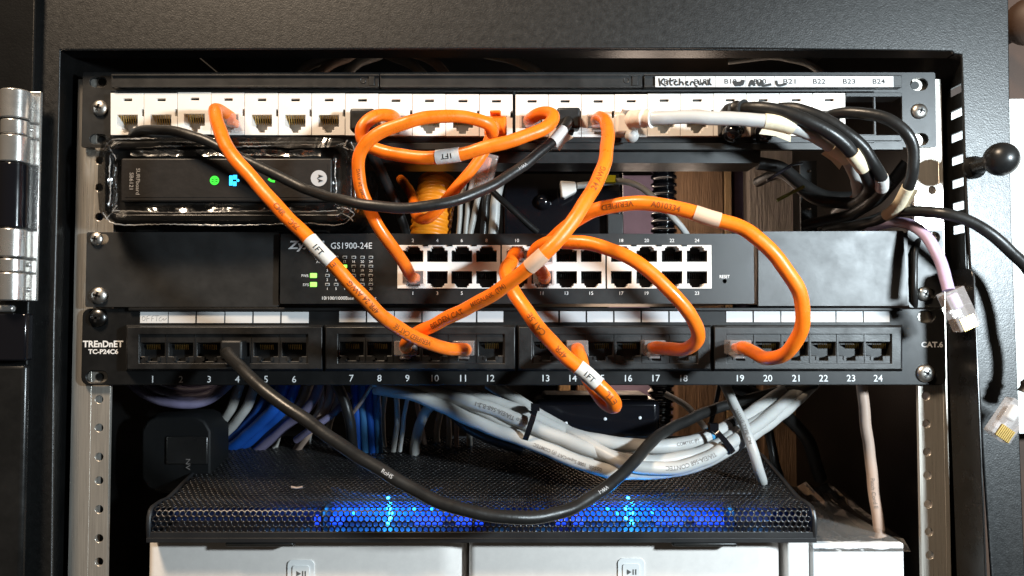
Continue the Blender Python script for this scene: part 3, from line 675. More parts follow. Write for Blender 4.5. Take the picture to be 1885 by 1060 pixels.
XP = [281, 333, 385, 437, 489.5, 541.5, 647, 698.5, 750, 801, 852.5, 903.5, 1005, 1055, 1106, 1157, 1208, 1259, 1363, 1413.5, 1465, 1516, 1566.5, 1616.5]
LX = [(258, 308.5), (310.5, 359.5), (362.5, 412.5), (415, 464), (467, 515.5), (518.5, 568), (624.5, 673), (676, 725), (727, 775.5), (778, 826), (829, 876), (879, 926.5), (979, 1027.5), (1031, 1078), (1081, 1128.5), (1131.5, 1179), (1182, 1230), (1233, 1281), (1337, 1385), (1388, 1436), (1438.5, 1486.5), (1489, 1537.5), (1540, 1588), (1590.5, 1637.5)]
BY2 = -0.0060
for bi, (x0, x1) in enumerate(((232, 595), (597.5, 950), (952.5, 1310), (1313, 1661))):
    hl = []; ports = XP[bi*6:bi*6+6]
    ty = 0 if bi == 0 else -1.5
    for c in ports:
        hl.append(ploop([(c-22, 631+ty), (c+22, 631+ty), (c+22, 656+ty), (c+13, 656+ty), (c+13, 660+ty), (c+8, 660+ty), (c+8, 665+ty), (c-8, 665+ty), (c-8, 660+ty), (c-13, 660+ty), (c-13, 656+ty), (c-22, 656+ty)], BY2+0.0012))
    # raised surround with a sloped rim and a sunk port strip
    A = [(at(x, y, BY2).x, at(x, y, BY2).z) for x, y in ((x0+2, 602), (x1-2, 602), (x1-2, 679), (x0+2, 679))]
    O = [(at(x, y, 0).x, at(x, y, 0).z) for x, y in ((x0, 598), (x1, 598), (x1, 683.5), (x0, 683.5))]
    I = [(at(x, y, BY2).x, at(x, y, BY2).z) for x, y in ((ports[0]-25, 615), (ports[-1]+25, 615), (ports[-1]+25, 669), (ports[0]-25, 669))]
    mb = MB(); V3 = lambda lp, y: [Vector((q[0], y, q[1])) for q in lp]
    mb.rings([V3(O, 0), V3(A, BY2), V3(I, BY2), V3(I, BY2+0.0012)], caps=False)
    mb.plate(I, hl, BY2+0.0012, BY2+0.012, back=False)
    blk = mb.build('port_block', 'plastic_black', pp, bevel=0.0004)
    for c in ports:
        mb = MB(); mb.prect(c-22.5, 630+ty, c+22.5, 666+ty, BY2+0.0115, BY2+0.0135)
        prt = mb.build('port', 'port_black', blk, loc=at(c, 648, BY2))
        g = MB()
        for k in range(8):
            px = c-10+k*3.3; g.cyl(at(px, 634+ty, BY2+0.003), at(px+1.5, 655+ty, BY2+0.0105), 0.0003, 6)
        g.build('contacts', 'gold', prt)
        mb = MB(); mb.prect(c-13.5, 657.5+ty, c-8.8, 664+ty, BY2+0.0006, BY2+0.003); mb.prect(c+8.8, 657.5+ty, c+13.5, 664+ty, BY2+0.0006, BY2+0.003)
        mb.prect(c+24.9, 616, c+25.4, 668, BY2+0.0008, BY2+0.0013); mb.build('port_notch', 'plastic_black', prt)
for i, (x0, x1) in enumerate(LX):
    ty = 0 if i < 6 else -1.6
    mb = MB(); mb.prect(x0, 574+ty, x1, 594.4+ty, -0.0004, 0.0); mb.build('label_window', 'label_paper', pp, loc=at((x0+x1)/2, 584, 0))
scrawl(pp, [[(263, 582), (261, 588), (265, 591), (268, 585), (265, 581), (262, 584)], [(270, 591), (271, 581), (277, 580)], [(270, 586), (275, 586)], [(279, 591), (280, 581), (284, 580)], [(279, 586), (283, 586)],
            [(285, 581), (293, 581)], [(289, 581), (288, 591)], [(297, 583), (292, 587), (293, 591), (298, 590)], [(298, 588), (303, 585), (299, 589), (302, 590), (307, 585)]], -0.00045, 0.9, 'print_pencil')
t = MB()
for i, c in enumerate(XP): t.text(str(i+1), at(c, 698 if i < 6 else 696, -0.0001), 12.2*ppm(0), bold=0.006)
t.text('TREnDnET', at(189.5, 633, -0.0001), 12.0*ppm(0), 74*ppm(0), bold=0.03); t.text('TC-P24C6', at(190, 647, -0.0001), 9*ppm(0), 55*ppm(0), bold=0.03)
t.build('lettering', 'print_white', fpl, recalc=False)
t = MB(); t.text('CAT.6', at(1716, 634, -0.0001), 10.5*ppm(0), 40*ppm(0), bold=0.03); t.build('lettering', 'print_grey', fpl, recalc=False)

# ================================================================== notebook cooler with blue fans
cl = empty('notebook_cooler', at(885, 1000, 0.03), 'black perforated mesh cooling pad glowing blue from two fans inside, lying on two silver cases', 'cooling pad')
YF = -0.0135
W2 = (at(1503, 960, YF).x-at(270, 960, YF).x)/2; XC = (at(1503, 960, YF).x+at(270, 960, YF).x)/2
zb = at(887, 988, YF).z; z1 = at(887, 941, YF).z; z2 = at(887, 918, 0.009).z
YB = 0.110; z3 = at(887, 806, YB).z
prof = [(YF+0.0008, zb), (YF, zb+0.005), (YF+0.0006, z1-0.002), (YF+0.0030, at(887, 935.5, YF+0.003).z), (YF+0.0085, at(887, 928.5, YF+0.0085).z), (YF+0.0155, at(887, 922, YF+0.0155).z), (0.009, z2), (0.04, z2+(z3-z2)*0.31), (0.075, z2+(z3-z2)*0.66), (YB, z3)]
pr = spline([Vector((0, a_, b_)) for a_, b_ in prof], 0.0004); pc = arc(pr)
def on_profile(s):
    s = max(0, min(pc[-1], s)); f = s/pc[-1]*(len(pr)-1); i = min(len(pr)-2, int(f)); return pr[i].lerp(pr[i+1], f-i)
pitch = 0.00315; rowp = pitch*0.866; mb = MB(); verts = {}
def wat(y):   # half width narrows slightly to rounded rear corners
    f = max(0, (y-0.078)/(YB-0.078)); return W2-0.0015-0.036*(f**1.4)
def vert(u, s):
    key = (round(u/1e-5), round(s/1e-5))
    if key not in verts:
        p = on_profile(s); verts[key] = mb.bm.verts.new((XC+u, p.y, p.z))
    return verts[key]
rows = int(pc[-1]/rowp); ncol = int(2*W2/pitch)+1
for j in range(rows):
    s = (j+0.5)*rowp; yv = on_profile(s).y; lim = wat(yv)-pitch*0.55
    for i in range(-ncol//2-1, ncol//2+2):
        u = (i+(0.5 if j % 2 else 0))*pitch
        if abs(u) > lim: continue
        R = pitch/math.sqrt(3); ho = []; hi = []
        for k in range(6):
            a0 = PI/6+k*PI/3; a1 = a0+PI/3
            c0 = (u+R*math.cos(a0), s+R*math.sin(a0)); c1 = (u+R*math.cos(a1), s+R*math.sin(a1))
            ho.append(vert(*c0)); ho.append(vert((c0[0]+c1[0])/2, (c0[1]+c1[1])/2))
            for aa in (a0, a0+PI/6): hi.append(vert(u+pitch*0.385*math.cos(aa), s+pitch*0.385*math.sin(aa)))
        for k in range(12):
            q = (k+1) % 12; mb.face([ho[k], ho[q], hi[q], hi[k]])
o = mb.build('mesh_top', 'mesh_metal', cl, recalc=True, doubles=False)
sd = o.modifiers.new('thick', 'SOLIDIFY'); sd.thickness = 0.0005; sd.offset = -1
# rim and tray
def rim_path():
    pts = []
    for k in range(0, 41):
        p = on_profile(pc[-1]*k/40); pts.append(p)
    return pts
mb = MB()
for sgn in (-1, 1):
    P = [Vector((XC+sgn*(wat(p.y)+0.0004), p.y, p.z-0.0003)) for p in rim_path()]; mb.tube(P, 0.0014, 10)
    Q = [Vector((XC+sgn*wat(p.y), p.y, p.z-0.0006)) for p in rim_path()]; mb.rings([Q, [Vector((q.x, q.y, zb-0.001)) for q in Q]], closed=False)
a = wat(-0.012)+0.0012
mb.box(XC-a, XC+a, YF-0.001, 0.08, zb-0.0029, zb-0.0004); mb.box(XC-a+0.001, XC+a-0.001, YF-0.0004, YF+0.0016, zb-0.0005, zb+0.0026)
mb.tube([Vector((XC-wat(YB), YB, z3)), Vector((XC+wat(YB), YB, z3))], 0.0014, 10); mb.box(XC-wat(YB), XC+wat(YB), YB-0.001, YB+0.001, zb, z3-0.001)
mb.build('tray', 'cooler_plastic', cl, bevel=0.0006)
bar0, bar1 = at(1222, 908, 0.018), at(1385, 908, 0.018); mb = MB(); mb.box(bar0.x, bar1.x, 0.017, 0.020, bar0.z-0.0012, bar0.z+0.0008); mb.build('stop_bar', 'cooler_plastic', cl, bevel=0.0006)
for x0, x1 in ((416, 541), (1238, 1356)):
    mb = MB(); a_, b_, _, _ = rect(x0, 996, x1, 1004, -0.0125); mb.box(a_, b_, YF-0.0004, -0.0036, zb-0.0053, zb-0.0030); mb.build('foot', 'rubber_black', cl, bevel=0.0008)
# two fans with lit rims inside the tray
for fx, wide in ((710, 1.0), (1165, 0.95)):
    c = Vector((at(fx, 950, 0.03).x, 0.056, zb+0.008)); mb = MB(); mb.lathe(c, (0, 0, 1), [(0.036, -0.006), (0.040, -0.006), (0.040, 0.008), (0.036, 0.008), (0.036, -0.006)], 48)
    fn = mb.build('fan', 'fan_blue', cl, loc=c)
    mb = MB(); mb.lathe(c, (0, 0, 1), [(0.013, -0.005), (0.013, 0.006), (0.001, 0.007)], 24)
    for k in range(7):
        m_ = Matrix.Translation(c) @ Matrix.Rotation(k*2*PI/7, 4, 'Z') @ Matrix.Rotation(0.55, 4, 'X'); mb.box(0.012, 0.034, -0.008, 0.008, -0.0005, 0.0005, m_)
    mb.build('rotor', 'fan_blue', fn, loc=c)
    x = at(fx, 950, -0.004).x; rnd = random.Random(int(fx)); mb = MB(); x_ = x
    for q in range(6):
        mb.sphere((x_+rnd.uniform(-0.0022, 0.0022), 0.0095, zb+0.002+q*0.0026), 0.0013, 10)
    mb.build('light', 'fan_led', fn)
    for q in range(5):
        mb = MB(); mb.sphere((x_+rnd.choice((-1, 1))*rnd.uniform(0.006, 0.03), 0.0105, zb+rnd.uniform(0.002, 0.014)), 0.0012, 10); mb.build('light', 'fan_led_mid', fn)
    for dx, s_ in ((-0.034, 0.6), (0.022, 0.8), (0.045, 0.5)):
        mb = MB(); mb.box(x+dx-0.008, x+dx+0.008, 0.008, 0.010, zb+0.001, zb+0.006); mb.build('light', 'fan_led_dim', fn)
for fx, pw in ((625, 0.09), (668, 0.07), (710, 0.22), (752, 0.13), (800, 0.06), (850, 0.02), (1080, 0.06), (1120, 0.10), (1165, 0.24), (1205, 0.12), (1250, 0.07), (1300, 0.03), (1335, 0.02), (560, 0.03), (500, 0.015), (920, 0.02), (1000, 0.03), (1400, 0.03)):
    lamp('fan_glow', 'POINT', (at(fx, 950, 0.002).x, 0.0050, zb+0.011), pw*0.13, (0.02, 0.34, 1.0), 0.003)
mb = MB(); mb.box(XC-W2+0.004, XC+W2-0.004, -0.008, 0.07, zb+0.0002, zb+0.0012); mb.build('inner_floor', 'port_black', cl)
for q0, q1, m_ in ((285, 599, 'faint_glow_blue'), (601, 871, 'fan_blue'), (873, 1047, 'faint_glow_blue'), (1049, 1344, 'fan_blue'), (1346, 1490, 'faint_glow_blue')):
    mb = MB(); mb.box(at(q0, 950, 0.0).x, at(q1, 950, 0.0).x, 0.0125, 0.0135, zb+0.0014, z2-0.0012); mb.build('glow_backing', m_, cl)  # added backing that catches the fan light and keeps it from spilling rearward
for px in (600, 872, 1048, 1345):
    x = at(px, 950, 0.0).x; mb = MB(); mb.box(x-0.0006, x+0.0006, -0.0095, 0.0124, zb+0.0014, z1+0.0004); mb.build('light_stop', 'port_black', cl)  # added divider that stops the blue light spreading sideways
mb = MB(); mb.rings([[Vector((XC-wat(p.y)+0.002, p.y, p.z-0.0045)), Vector((XC+wat(p.y)-0.002, p.y, p.z-0.0045)), Vector((XC+wat(p.y)-0.002, p.y, p.z-0.0055)), Vector((XC-wat(p.y)+0.002, p.y, p.z-0.0055))] for p in [on_profile(pc[-1]*k/60) for k in range(61)] if p.y > 0.0140]); mb.build('light_stop_lid', 'port_black', cl)  # added lid that keeps fan light from leaking up through the mesh
tag(MB().tube([at(536, 896, 0.010), at(546, 898, 0.010), at(557, 896, 0.010)], 0.0006, 8).build('wire_offcut', 'beige_pvc', loc=at(546, 897, 0.010)), 'tiny reddish scrap of wire lying on the black mesh pad', 'wire scrap')

# ================================================================== two silver cases
for i, (x0, x1, bx, lab) in enumerate(((271, 860, 553.5, 'silver case with a white button under the left half of the mesh pad'), (863, 1448, 1162, 'brightly lit silver case with a white button under the right half of the mesh pad'))):
    Y = -0.003; a_, b_ = at(x0, 1030, Y).x, at(x1, 1030, Y).x; zt = zb-0.0032; zl = zt-0.07
    dv = empty('drive_enclosure', (a_*0.5+b_*0.5, 0.03, zl), lab, 'drive enclosure')
    mb = MB(); R = 0.016; n = 10; prof2 = [(a_, 0.16), (a_, Y+0.004)]
    prof2 += [(a_+0.004-0.004*math.cos(PI/2*k/4), Y+0.004-0.004*math.sin(PI/2*k/4)) for k in range(1, 5)]
    prof2 += [(b_-R+R*math.sin(PI/2*k/n), Y+R-R*math.cos(PI/2*k/n)) for k in range(n+1)] + [(b_, 0.16)]
    mb.rings([[Vector((x, y, z)) for x, y in prof2] for z in (zl, zt)]); mb.build('case', 'silver_case', dv, bevel=0.0006)
    if i == 1:
        mb = MB(); mb.prect(1450, 990, 1490, 1120, 0.006, 0.12); mb.build('side_cover', 'silver_case', dv, bevel=0.0008)
    yo = 1031 if i == 0 else 1028
    mb = MB(); mb.plate(rloop(bx-24.5, yo, bx+24.5, yo+60, Y-0.0008, 0.0026, 6), [], Y-0.0008, Y+0.0008); bt = mb.build('button', 'button_white', dv, bevel=0.0004)
    mb = MB(); mb.plate(rloop(bx-15.5, yo+10, bx+15.5, yo+50, Y-0.0014, 0.0014, 6), [], Y-0.0014, Y-0.0006); mb.build('button_cap', 'button_white', bt, bevel=0.0003)
    mb = MB(); yy = yo+25; Yi = Y-0.00155
    mb.plate(ploop([(bx-8, yy-5), (bx+0.5, yy), (bx-8, yy+5)], Yi), [], Yi, Yi+0.0001); mb.prect(bx+2.5, yy-5, bx+4.7, yy+5, Yi, Yi+0.0001); mb.prect(bx+7.3, yy-5, bx+9.5, yy+5, Yi, Yi+0.0001); mb.build('icon', 'icon_grey', bt)

# ================================================================== carton in a plastic bag, lower right
bx = empty('bagged_carton', at(1580, 1100, 0.03), 'white carton in a wrinkled clear plastic bag at the lower right', 'box')
a_, b_ = at(1496, 1020, 0.006).x, at(1664, 1020, 0.006).x; zt = at(1580, 1000, 0.006).z
mb = MB(); mb.box(a_, b_, 0.006, 0.11, zt-0.05, zt); mb.build('carton', 'carton_white', bx, bevel=0.0008)
mb = MB(); rnd = random.Random(5); G = []; nx, ny = 26, 14
for j in range(ny):
    row = []
    for i in range(nx):
        f = i/(nx-1); g = j/(ny-1); x = (a_-0.002)+(b_-a_+0.005)*f
        y = 0.0045-0.0005+g*0.11; z = zt+0.0016+0.0045*g*g*2+0.0012*math.sin(f*23+g*5)*(0.4+g)+rnd.uniform(-0.0004, 0.0004)
        if j == 0: z = zt-0.004
        row.append(mb.bm.verts.new((x, y, z)))
    G.append(row)
for j in range(ny-1):
    for i in range(nx-1): mb.face([G[j][i], G[j][i+1], G[j+1][i+1], G[j+1][i]])
mb.build('plastic_bag', 'bag_film', bx, angle=14, recalc=True)

# ================================================================== orange patch cables
OR = 'orange_pvc'
def con(px, py, Y): return at(px, py, Y)
og = 'orange patch cables'
# upper jack 4 to lower port 11
o, p_, r_ = cable('patch_cable', [(424, 216, -0.006), (412, 207, -0.014), (397, 202, -0.030), (400, 228, -0.046), (430, 288, -0.062), (497, 365, -0.072), (570, 442, -0.078), (640, 516, -0.075), (702, 580, -0.064), (765, 622, -0.046), (820, 640, -0.030), (853, 643, -0.020), (858, 644, -0.008)], 27.5, OR, 'long orange cable swooping diagonally from the fourth white jack to lower port 11, tagged 1FT', 'patch cable', og)
clear_plug(o, con(421, 221, -0.013)); clear_plug(o, con(853, 641, -0.017))
cable_wrap(o, p_, r_, 586, 460, 0.016, 'white_tape', '1FT')
for s_, x, y in (('CMR', 519, 390), ('75C', 549, 415), ('ETL', 610, 484), ('4PR 24 AWG', 665, 543), ('VERIFIED CAT 5E', 752, 614)): cable_print(o, p_, r_, s_, x, y, 0.0025, 'print_on_orange', flip=(s_ != 'CMR'))
# jack 9 to jack 13
o, p_, r_ = cable('patch_cable', [(727, 219, -0.006), (718, 212, -0.018), (690, 214, -0.026), (667, 235, -0.030), (668, 262, -0.030), (700, 278, -0.032), (760, 288, -0.038), (823, 288, -0.042), (895, 272, -0.044), (960, 252, -0.042), (1008, 232, -0.037), (1020, 214, -0.032), (1000, 208, -0.026), (982, 215, -0.018), (974, 222, -0.006)], 25.5, OR, 'short orange cable looping shallowly between two white jacks, its 1FT tag upside down', 'patch cable', og)
clear_plug(o, con(724, 221, -0.014)); clear_plug(o, con(976, 221, -0.014)); cable_wrap(o, p_, r_, 823, 287, 0.015, 'white_tape', '1FT', flip=True)
# switch port 1 up and over to jack 12
o, p_, r_ = cable('patch_cable', [(761, 512, -0.006), (755, 506, -0.020), (737, 476, -0.032), (706, 430, -0.042), (680, 385, -0.046), (661, 335, -0.050), (662, 285, -0.054), (692, 248, -0.056), (745, 226, -0.056), (805, 215, -0.053), (860, 216, -0.049), (900, 228, -0.044), (906, 246, -0.038), (908, 236, -0.026), (912, 228, -0.010)], 24.5, OR, 'orange cable rising from switch port 1 and arching over to the twelfth white jack', 'patch cable', og)
clear_plug(o, con(761, 510, -0.016), -1); dark_plug(o, con(912, 231, -0.017), 1, OR, 0.95)
cable_print(o, p_, r_, 'CMR 24 AWG', 657, 340, 0.0018, 'print_on_orange')
# loose orange cable dropping behind
o, p_, r_ = cable('patch_cable', [(902, 252, -0.026), (893, 276, -0.026), (868, 312, -0.026), (826, 362, -0.024), (797, 396, -0.020), (777, 404, -0.012), (766, 392, 0.000), (761, 370, 0.016), (752, 348, 0.035), (738, 330, 0.07)], 21, OR, 'loose orange cable with a bare clear plug, bent back behind the sagging black cable', 'patch cable', og)
clear_plug(o, None, mtx=Matrix.Translation(at(899, 282, -0.022)) @ Matrix.Rotation(0.25, 4, 'Y') @ Matrix.Rotation(-1.35, 4, 'X'))
# jack 15 to lower port 9
o, p_, r_ = cable('patch_cable', [(1098, 221, -0.006), (1104, 216, -0.018), (1114, 224, -0.032), (1119, 256, -0.048), (1112, 302, -0.062), (1086, 358, -0.074), (1048, 415, -0.082), (1003, 466, -0.084), (950, 512, -0.076), (880, 556, -0.062), (812, 592, -0.046), (768, 612, -0.034), (750, 630, -0.022), (746, 640, -0.006)], 28, OR, 'orange cable crossing over the other orange cables, from the fifteenth jack to lower port 9', 'patch cable', og)
clear_plug(o, con(1101, 221, -0.014)); clear_plug(o, con(745, 641, -0.014))
cable_wrap(o, p_, r_, 986, 482, 0.012, 'pink_tape')
for s_, x, y in (('MEGALINK  (TM)', 905, 541), ('BELDEN CAT', 830, 582), ('24 AWG', 1096, 336)): cable_print(o, p_, r_, s_, x, y, 0.0029, 'print_on_orange', flip=True)
# switch port 12 to lower port 19
o, p_, r_ = cable('patch_cable', [(1000, 470, -0.008), (1000, 464, -0.018), (1012, 446, -0.030), (1040, 420, -0.044), (1082, 392, -0.056), (1140, 376, -0.064), (1210, 377, -0.070), (1290, 395, -0.074), (1375, 425, -0.076), (1435, 480, -0.076), (1473, 545, -0.072), (1476, 605, -0.066), (1450, 648, -0.056), (1412, 660, -0.044), (1385, 646, -0.030), (1366, 640, -0.016), (1362, 641, -0.006)], 28, OR, 'orange cable making the large right-hand loop from switch port 12 to port 19', 'patch cable', og)
clear_plug(o, con(999, 471, -0.014), 1); clear_plug(o, con(1364, 640, -0.018)); cable_wrap(o, p_, r_, 1301, 398, 0.014, 'pink_tape'); cable_print(o, p_, r_, 'A010334', 1228, 379, 0.0028, 'print_on_orange'); cable_print(o, p_, r_, 'VERIFIED', 1140, 377, 0.0027, 'print_on_orange', flip=True)
# switch port 11 to lower port 17
o, p_, r_ = cable('patch_cable', [(1003, 512, -0.004), (1000, 504, -0.014), (988, 488, -0.022), (982, 470, -0.030), (1000, 450, -0.040), (1050, 446, -0.050), (1105, 452, -0.056), (1165, 478, -0.060), (1225, 528, -0.060), (1272, 580, -0.056), (1284, 622, -0.048), (1262, 644, -0.038), (1232, 642, -0.028), (1207, 640, -0.018), (1203, 640, -0.006)], 26.5, OR, 'orange cable making the smaller right-hand loop from switch port 11 to lower port 17', 'patch cable', og)
clear_plug(o, con(1001, 511, -0.014), -1); clear_plug(o, con(1206, 640, -0.017))
# switch port 10 down past the lower panel and back to port 14
o, p_, r_ = cable('patch_cable', [(952, 468, -0.006), (949, 466, -0.016), (943, 480, -0.026), (930, 497, -0.034), (938, 522, -0.044), (962, 560, -0.054), (1000, 615, -0.060), (1048, 662, -0.064), (1094, 700, -0.064), (1126, 735, -0.062), (1131, 750, -0.058), (1116, 742, -0.053), (1092, 712, -0.048), (1074, 680, -0.042), (1066, 652, -0.028), (1063, 642, -0.008)], 28, OR, 'orange cable folded tightly below the lower panel, its 1FT tag just above the fold', 'patch cable', og)
clear_plug(o, con(952, 471, -0.014), 1); clear_plug(o, con(1063, 640, -0.014)); cable_wrap(o, p_, r_, 1082, 688, 0.015, 'white_tape', '1FT')
for s_, x, y in (('CAT.5E', 991, 600), ('4PR', 1036, 650), ('ETL', 1118, 726)): cable_print(o, p_, r_, s_, x, y, 0.0029, 'print_on_orange', flip=True)

# ================================================================== black, white and lavender patch cables
BK = 'rubber_black'
o, p_, r_ = cable('patch_cable', [(238, 262, 0.004), (250, 244, -0.006), (282, 238, -0.016), (330, 244, -0.022), (395, 266, -0.027), (470, 304, -0.030), (560, 346, -0.034), (645, 372, -0.058), (735, 382, -0.062), (830, 372, -0.058), (905, 341, -0.048), (970, 300, -0.038), (1015, 262, -0.030), (1038, 238, -0.024), (1046, 224, -0.014), (1046, 216, -0.004)], 21, BK, 'black cable sagging across the modem up to the white-tagged plug in the fourteenth jack', 'patch cable')
dark_plug(o, con(1047, 216, -0.013)); cable_wrap(o, p_, r_, 1027, 252, 0.013, 'white_tape', flag=-0.004)
cable_print(o, p_, r_, 'VW-1', 955, 303, 0.0016, 'print_grey', flip=True)
o, p_, r_ = cable('patch_cable', [(416, 646, -0.004), (422, 652, -0.016), (437, 672, -0.028), (480, 712, -0.042), (560, 772, -0.052), (650, 833, -0.056), (725, 880, -0.058), (800, 920, -0.060), (880, 944, -0.060), (965, 954, -0.056), (1045, 938, -0.046), (1110, 902, -0.032), (1165, 852, -0.012), (1205, 808, 0.010), (1260, 776, 0.035), (1350, 742, 0.06), (1500, 706, 0.08)], 25, BK, 'black cable from lower port 4 drooping in front of the mesh pad', 'patch cable')
dark_plug(o, con(425, 645, -0.012), material='port_black', size=0.95); cable_print(o, p_, r_, 'RoHS', 724, 860, 0.002, 'print_grey'); cable_print(o, p_, r_, 'VW-1', 1105, 903, 0.002, 'print_grey', flip=True)
o, p_, r_ = cable('patch_cable', [(664, 219, -0.004), (668, 232, -0.014), (674, 262, -0.016), (690, 295, -0.004), (714, 345, 0.012), (738, 400, 0.02), (752, 460, 0.03)], 22, BK, 'black cable with a square plug in the eighth white jack, dropping behind the orange loop', 'patch cable')
dark_plug(o, con(666, 219, -0.015), size=1.05)
o, p_, r_ = cable('patch_cable', [(1158, 226, -0.006), (1164, 220, -0.016), (1190, 217, -0.028), (1250, 216, -0.034), (1320, 218, -0.038), (1390, 220, -0.040), (1450, 231, -0.040), (1510, 256, -0.034), (1556, 290, -0.024), (1578, 330, -0.006), (1576, 365, 0.02), (1540, 392, 0.05)], 26, 'white_pvc', 'white cable leaving the sixteenth jack sideways to the right, wrapped in yellowed tape', 'patch cable')
mb_c = con(1155, 226, -0.013); dark_plug(o, mb_c, 1, 'white_plastic', 0.95); boot_ball(o, at(1163, 250, -0.012), 13*ppm(-0.012), 'white_pvc'); strain_relief(o, p_, r_, 1180, 218, 0.016, 'white_plastic')
cable_wrap(o, p_, r_, 1436, 228, 0.017, 'masking_tape', flag=-0.004, name='tape_wrap'); cable_wrap(o, p_, r_, 1545, 280, 0.018, 'masking_tape', flag=-0.003, name='tape_wrap')
def black_lead(P, wpx, label, c, ball, relief=None, wraps=()):
    o, p_, r_ = cable('patch_cable', P, wpx, BK, label, 'patch cable', 'black patch cables at the right end of the upper panel')
    dark_plug(o, con(*c)); 
    if ball: boot_ball(o, at(*ball), 18*ppm(ball[2]), 'gloss_black')
    if relief: strain_relief(o, p_, r_, *relief, 0.016, BK)
    for (x, y, L_, m_, f_) in wraps: cable_wrap(o, p_, r_, x, y, L_, m_, flag=f_, name='tape_wrap')
black_lead([(1348, 226, -0.004), (1340, 214, -0.014), (1352, 203, -0.024), (1385, 200, -0.034), (1430, 203, -0.040), (1480, 219, -0.044), (1530, 246, -0.044), (1570, 284, -0.040), (1596, 322, -0.028), (1600, 350, -0.008), (1570, 372, 0.02), (1500, 366, 0.04), (1440, 320, 0.06), (1395, 335, 0.09)], 25, 'front black cable from the nineteenth jack, wrapped in cream tape where it bends down', (1350, 226, -0.013), (1348, 244, -0.015), (1352, 203), [(1580, 299, 0.015, 'masking_tape', 0)])
black_lead([(1411, 226, -0.004), (1405, 214, -0.012), (1420, 204, -0.022), (1460, 199, -0.032), (1500, 210, -0.037), (1545, 236, -0.040), (1586, 270, -0.040), (1612, 305, -0.036), (1624, 335, -0.026), (1612, 362, -0.006), (1570, 392, 0.02), (1480, 415, 0.05)], 23, 'middle black cable from the twentieth jack, white tape folded round it near the ear', (1411, 228, -0.012), (1408, 242, -0.014), None, [(1619, 338, 0.013, 'white_tape', -0.003)])
black_lead([(1524, 226, -0.004), (1520, 216, -0.012), (1545, 208, -0.020), (1590, 208, -0.028), (1634, 220, -0.034), (1668, 245, -0.036), (1683, 280, -0.034), (1680, 318, -0.030), (1668, 352, -0.022), (1640, 392, -0.006), (1590, 410, 0.02), (1520, 425, 0.05)], 22, 'black cable from the last white jack bending past the right ear, cream taped', (1526, 222, -0.012), None, None, [(1662, 362, 0.016, 'masking_tape', 0.003), (1648, 390, 0.016, 'masking_tape', 0)])
o, p_, r_ = cable('network_cable', [(1560, 424, 0.05), (1620, 400, 0.02), (1670, 388, -0.012), (1730, 392, -0.030), (1790, 410, -0.036), (1850, 452, -0.038), (1900, 510, -0.036), (1916, 600, -0.034), (1908, 680, -0.030), (1888, 724, -0.028)], 22, BK, 'black cable crossing the right cabinet upright, ending in a clear plug outside it', 'network cable')
m_ = Matrix.Translation(at(1876, 742, -0.028)) @ Matrix.Rotation(math.radians(215), 4, 'Y') @ Matrix.Rotation(PI/2, 4, 'X'); clear_plug(o, None, mtx=m_, inner='white_pvc')
strain_relief(o, p_, r_, 1893, 716, 0.014, BK, 4)
o, p_, r_ = cable('network_cable', [(1600, 420, 0.04), (1640, 410, 0.012), (1680, 414, -0.008), (1706, 436, -0.018), (1728, 476, -0.026), (1740, 510, -0.030), (1746, 534, -0.032)], 21.5, 'lavender_pvc', 'pale lavender cable hanging at the right rail with an unused clear plug', 'network cable')
m_ = Matrix.Translation(at(1748, 534, -0.032)) @ Matrix.Rotation(math.radians(-24), 4, 'Y') @ Matrix.Rotation(-PI/2, 4, 'X'); clear_plug(o, None, latch=1, mtx=m_ @ Matrix.Scale(1.0, 4), inner='lavender_pvc')
o, p_, r_ = cable('network_cable', [(1676, 405, 0.03), (1690, 440, 0.002), (1684, 470, -0.0015), (1683, 550, -0.0015), (1690, 600, 0.02)], 12, BK, 'thin black cable running down the gap beside the right ear of the switch', 'network cable')

# ================================================================== bundle of white cables under the lower panel
wg = 'white cables tied in the bundle over the mesh pad'
B = [
 ([(690, 700, 0.050), (780, 720, 0.040), (860, 738, 0.030), (960, 775, 0.020), (1060, 818, 0.014), (1150, 846, 0.010), (1230, 848, 0.012), (1300, 830, 0.020), (1360, 795, 0.035), (1430, 752, 0.06), (1490, 700, 0.09)], 26, 'white cable crossing the middle of the tied bundle', ('ified to TIA/EIA-568-B.2-1', 930, 762)),
 ([(740, 700, 0.055), (850, 722, 0.042), (950, 755, 0.030), (1040, 795, 0.024), (1120, 815, 0.020), (1200, 822, 0.020), (1280, 812, 0.026), (1350, 780, 0.04), (1420, 735, 0.065), (1470, 690, 0.09)], 27, 'topmost white cable of the tied bundle', ('COMTEC (F)', 1262, 817)),
 ([(700, 712, 0.048), (780, 732, 0.036), (870, 775, 0.026), (960, 808, 0.018), (1050, 845, 0.012), (1130, 868, 0.006), (1220, 868, 0.008), (1300, 848, 0.016), (1360, 815, 0.03), (1430, 768, 0.055), (1510, 695, 0.10)], 26, 'lowest white cable of the tied bundle, its print upside down', ('0550R  1000 SuperCAT (F) COMTEC', 1045, 842)),
 ([(710, 704, 0.052), (800, 722, 0.044), (880, 752, 0.030), (950, 785, 0.024), (1040, 826, 0.018), (1120, 850, 0.014), (1200, 858, 0.014), (1280, 842, 0.02), (1345, 812, 0.034), (1425, 760, 0.058), (1500, 690, 0.10)], 25, 'white cable lying just above the lowest of the tied bundle', ('DRAKA', 845, 738)),
 ([(900, 706, 0.05), (960, 742, 0.036), (1030, 786, 0.026), (1110, 832, 0.010), (1160, 856, 0.002), (1240, 862, 0.004), (1310, 838, 0.014), (1365, 802, 0.03), (1440, 745, 0.06), (1480, 690, 0.10)], 25, 'white cable slanting across the front of the tied bundle', ('TIA/EIA-568 CONTEC', 1270, 856)),
]
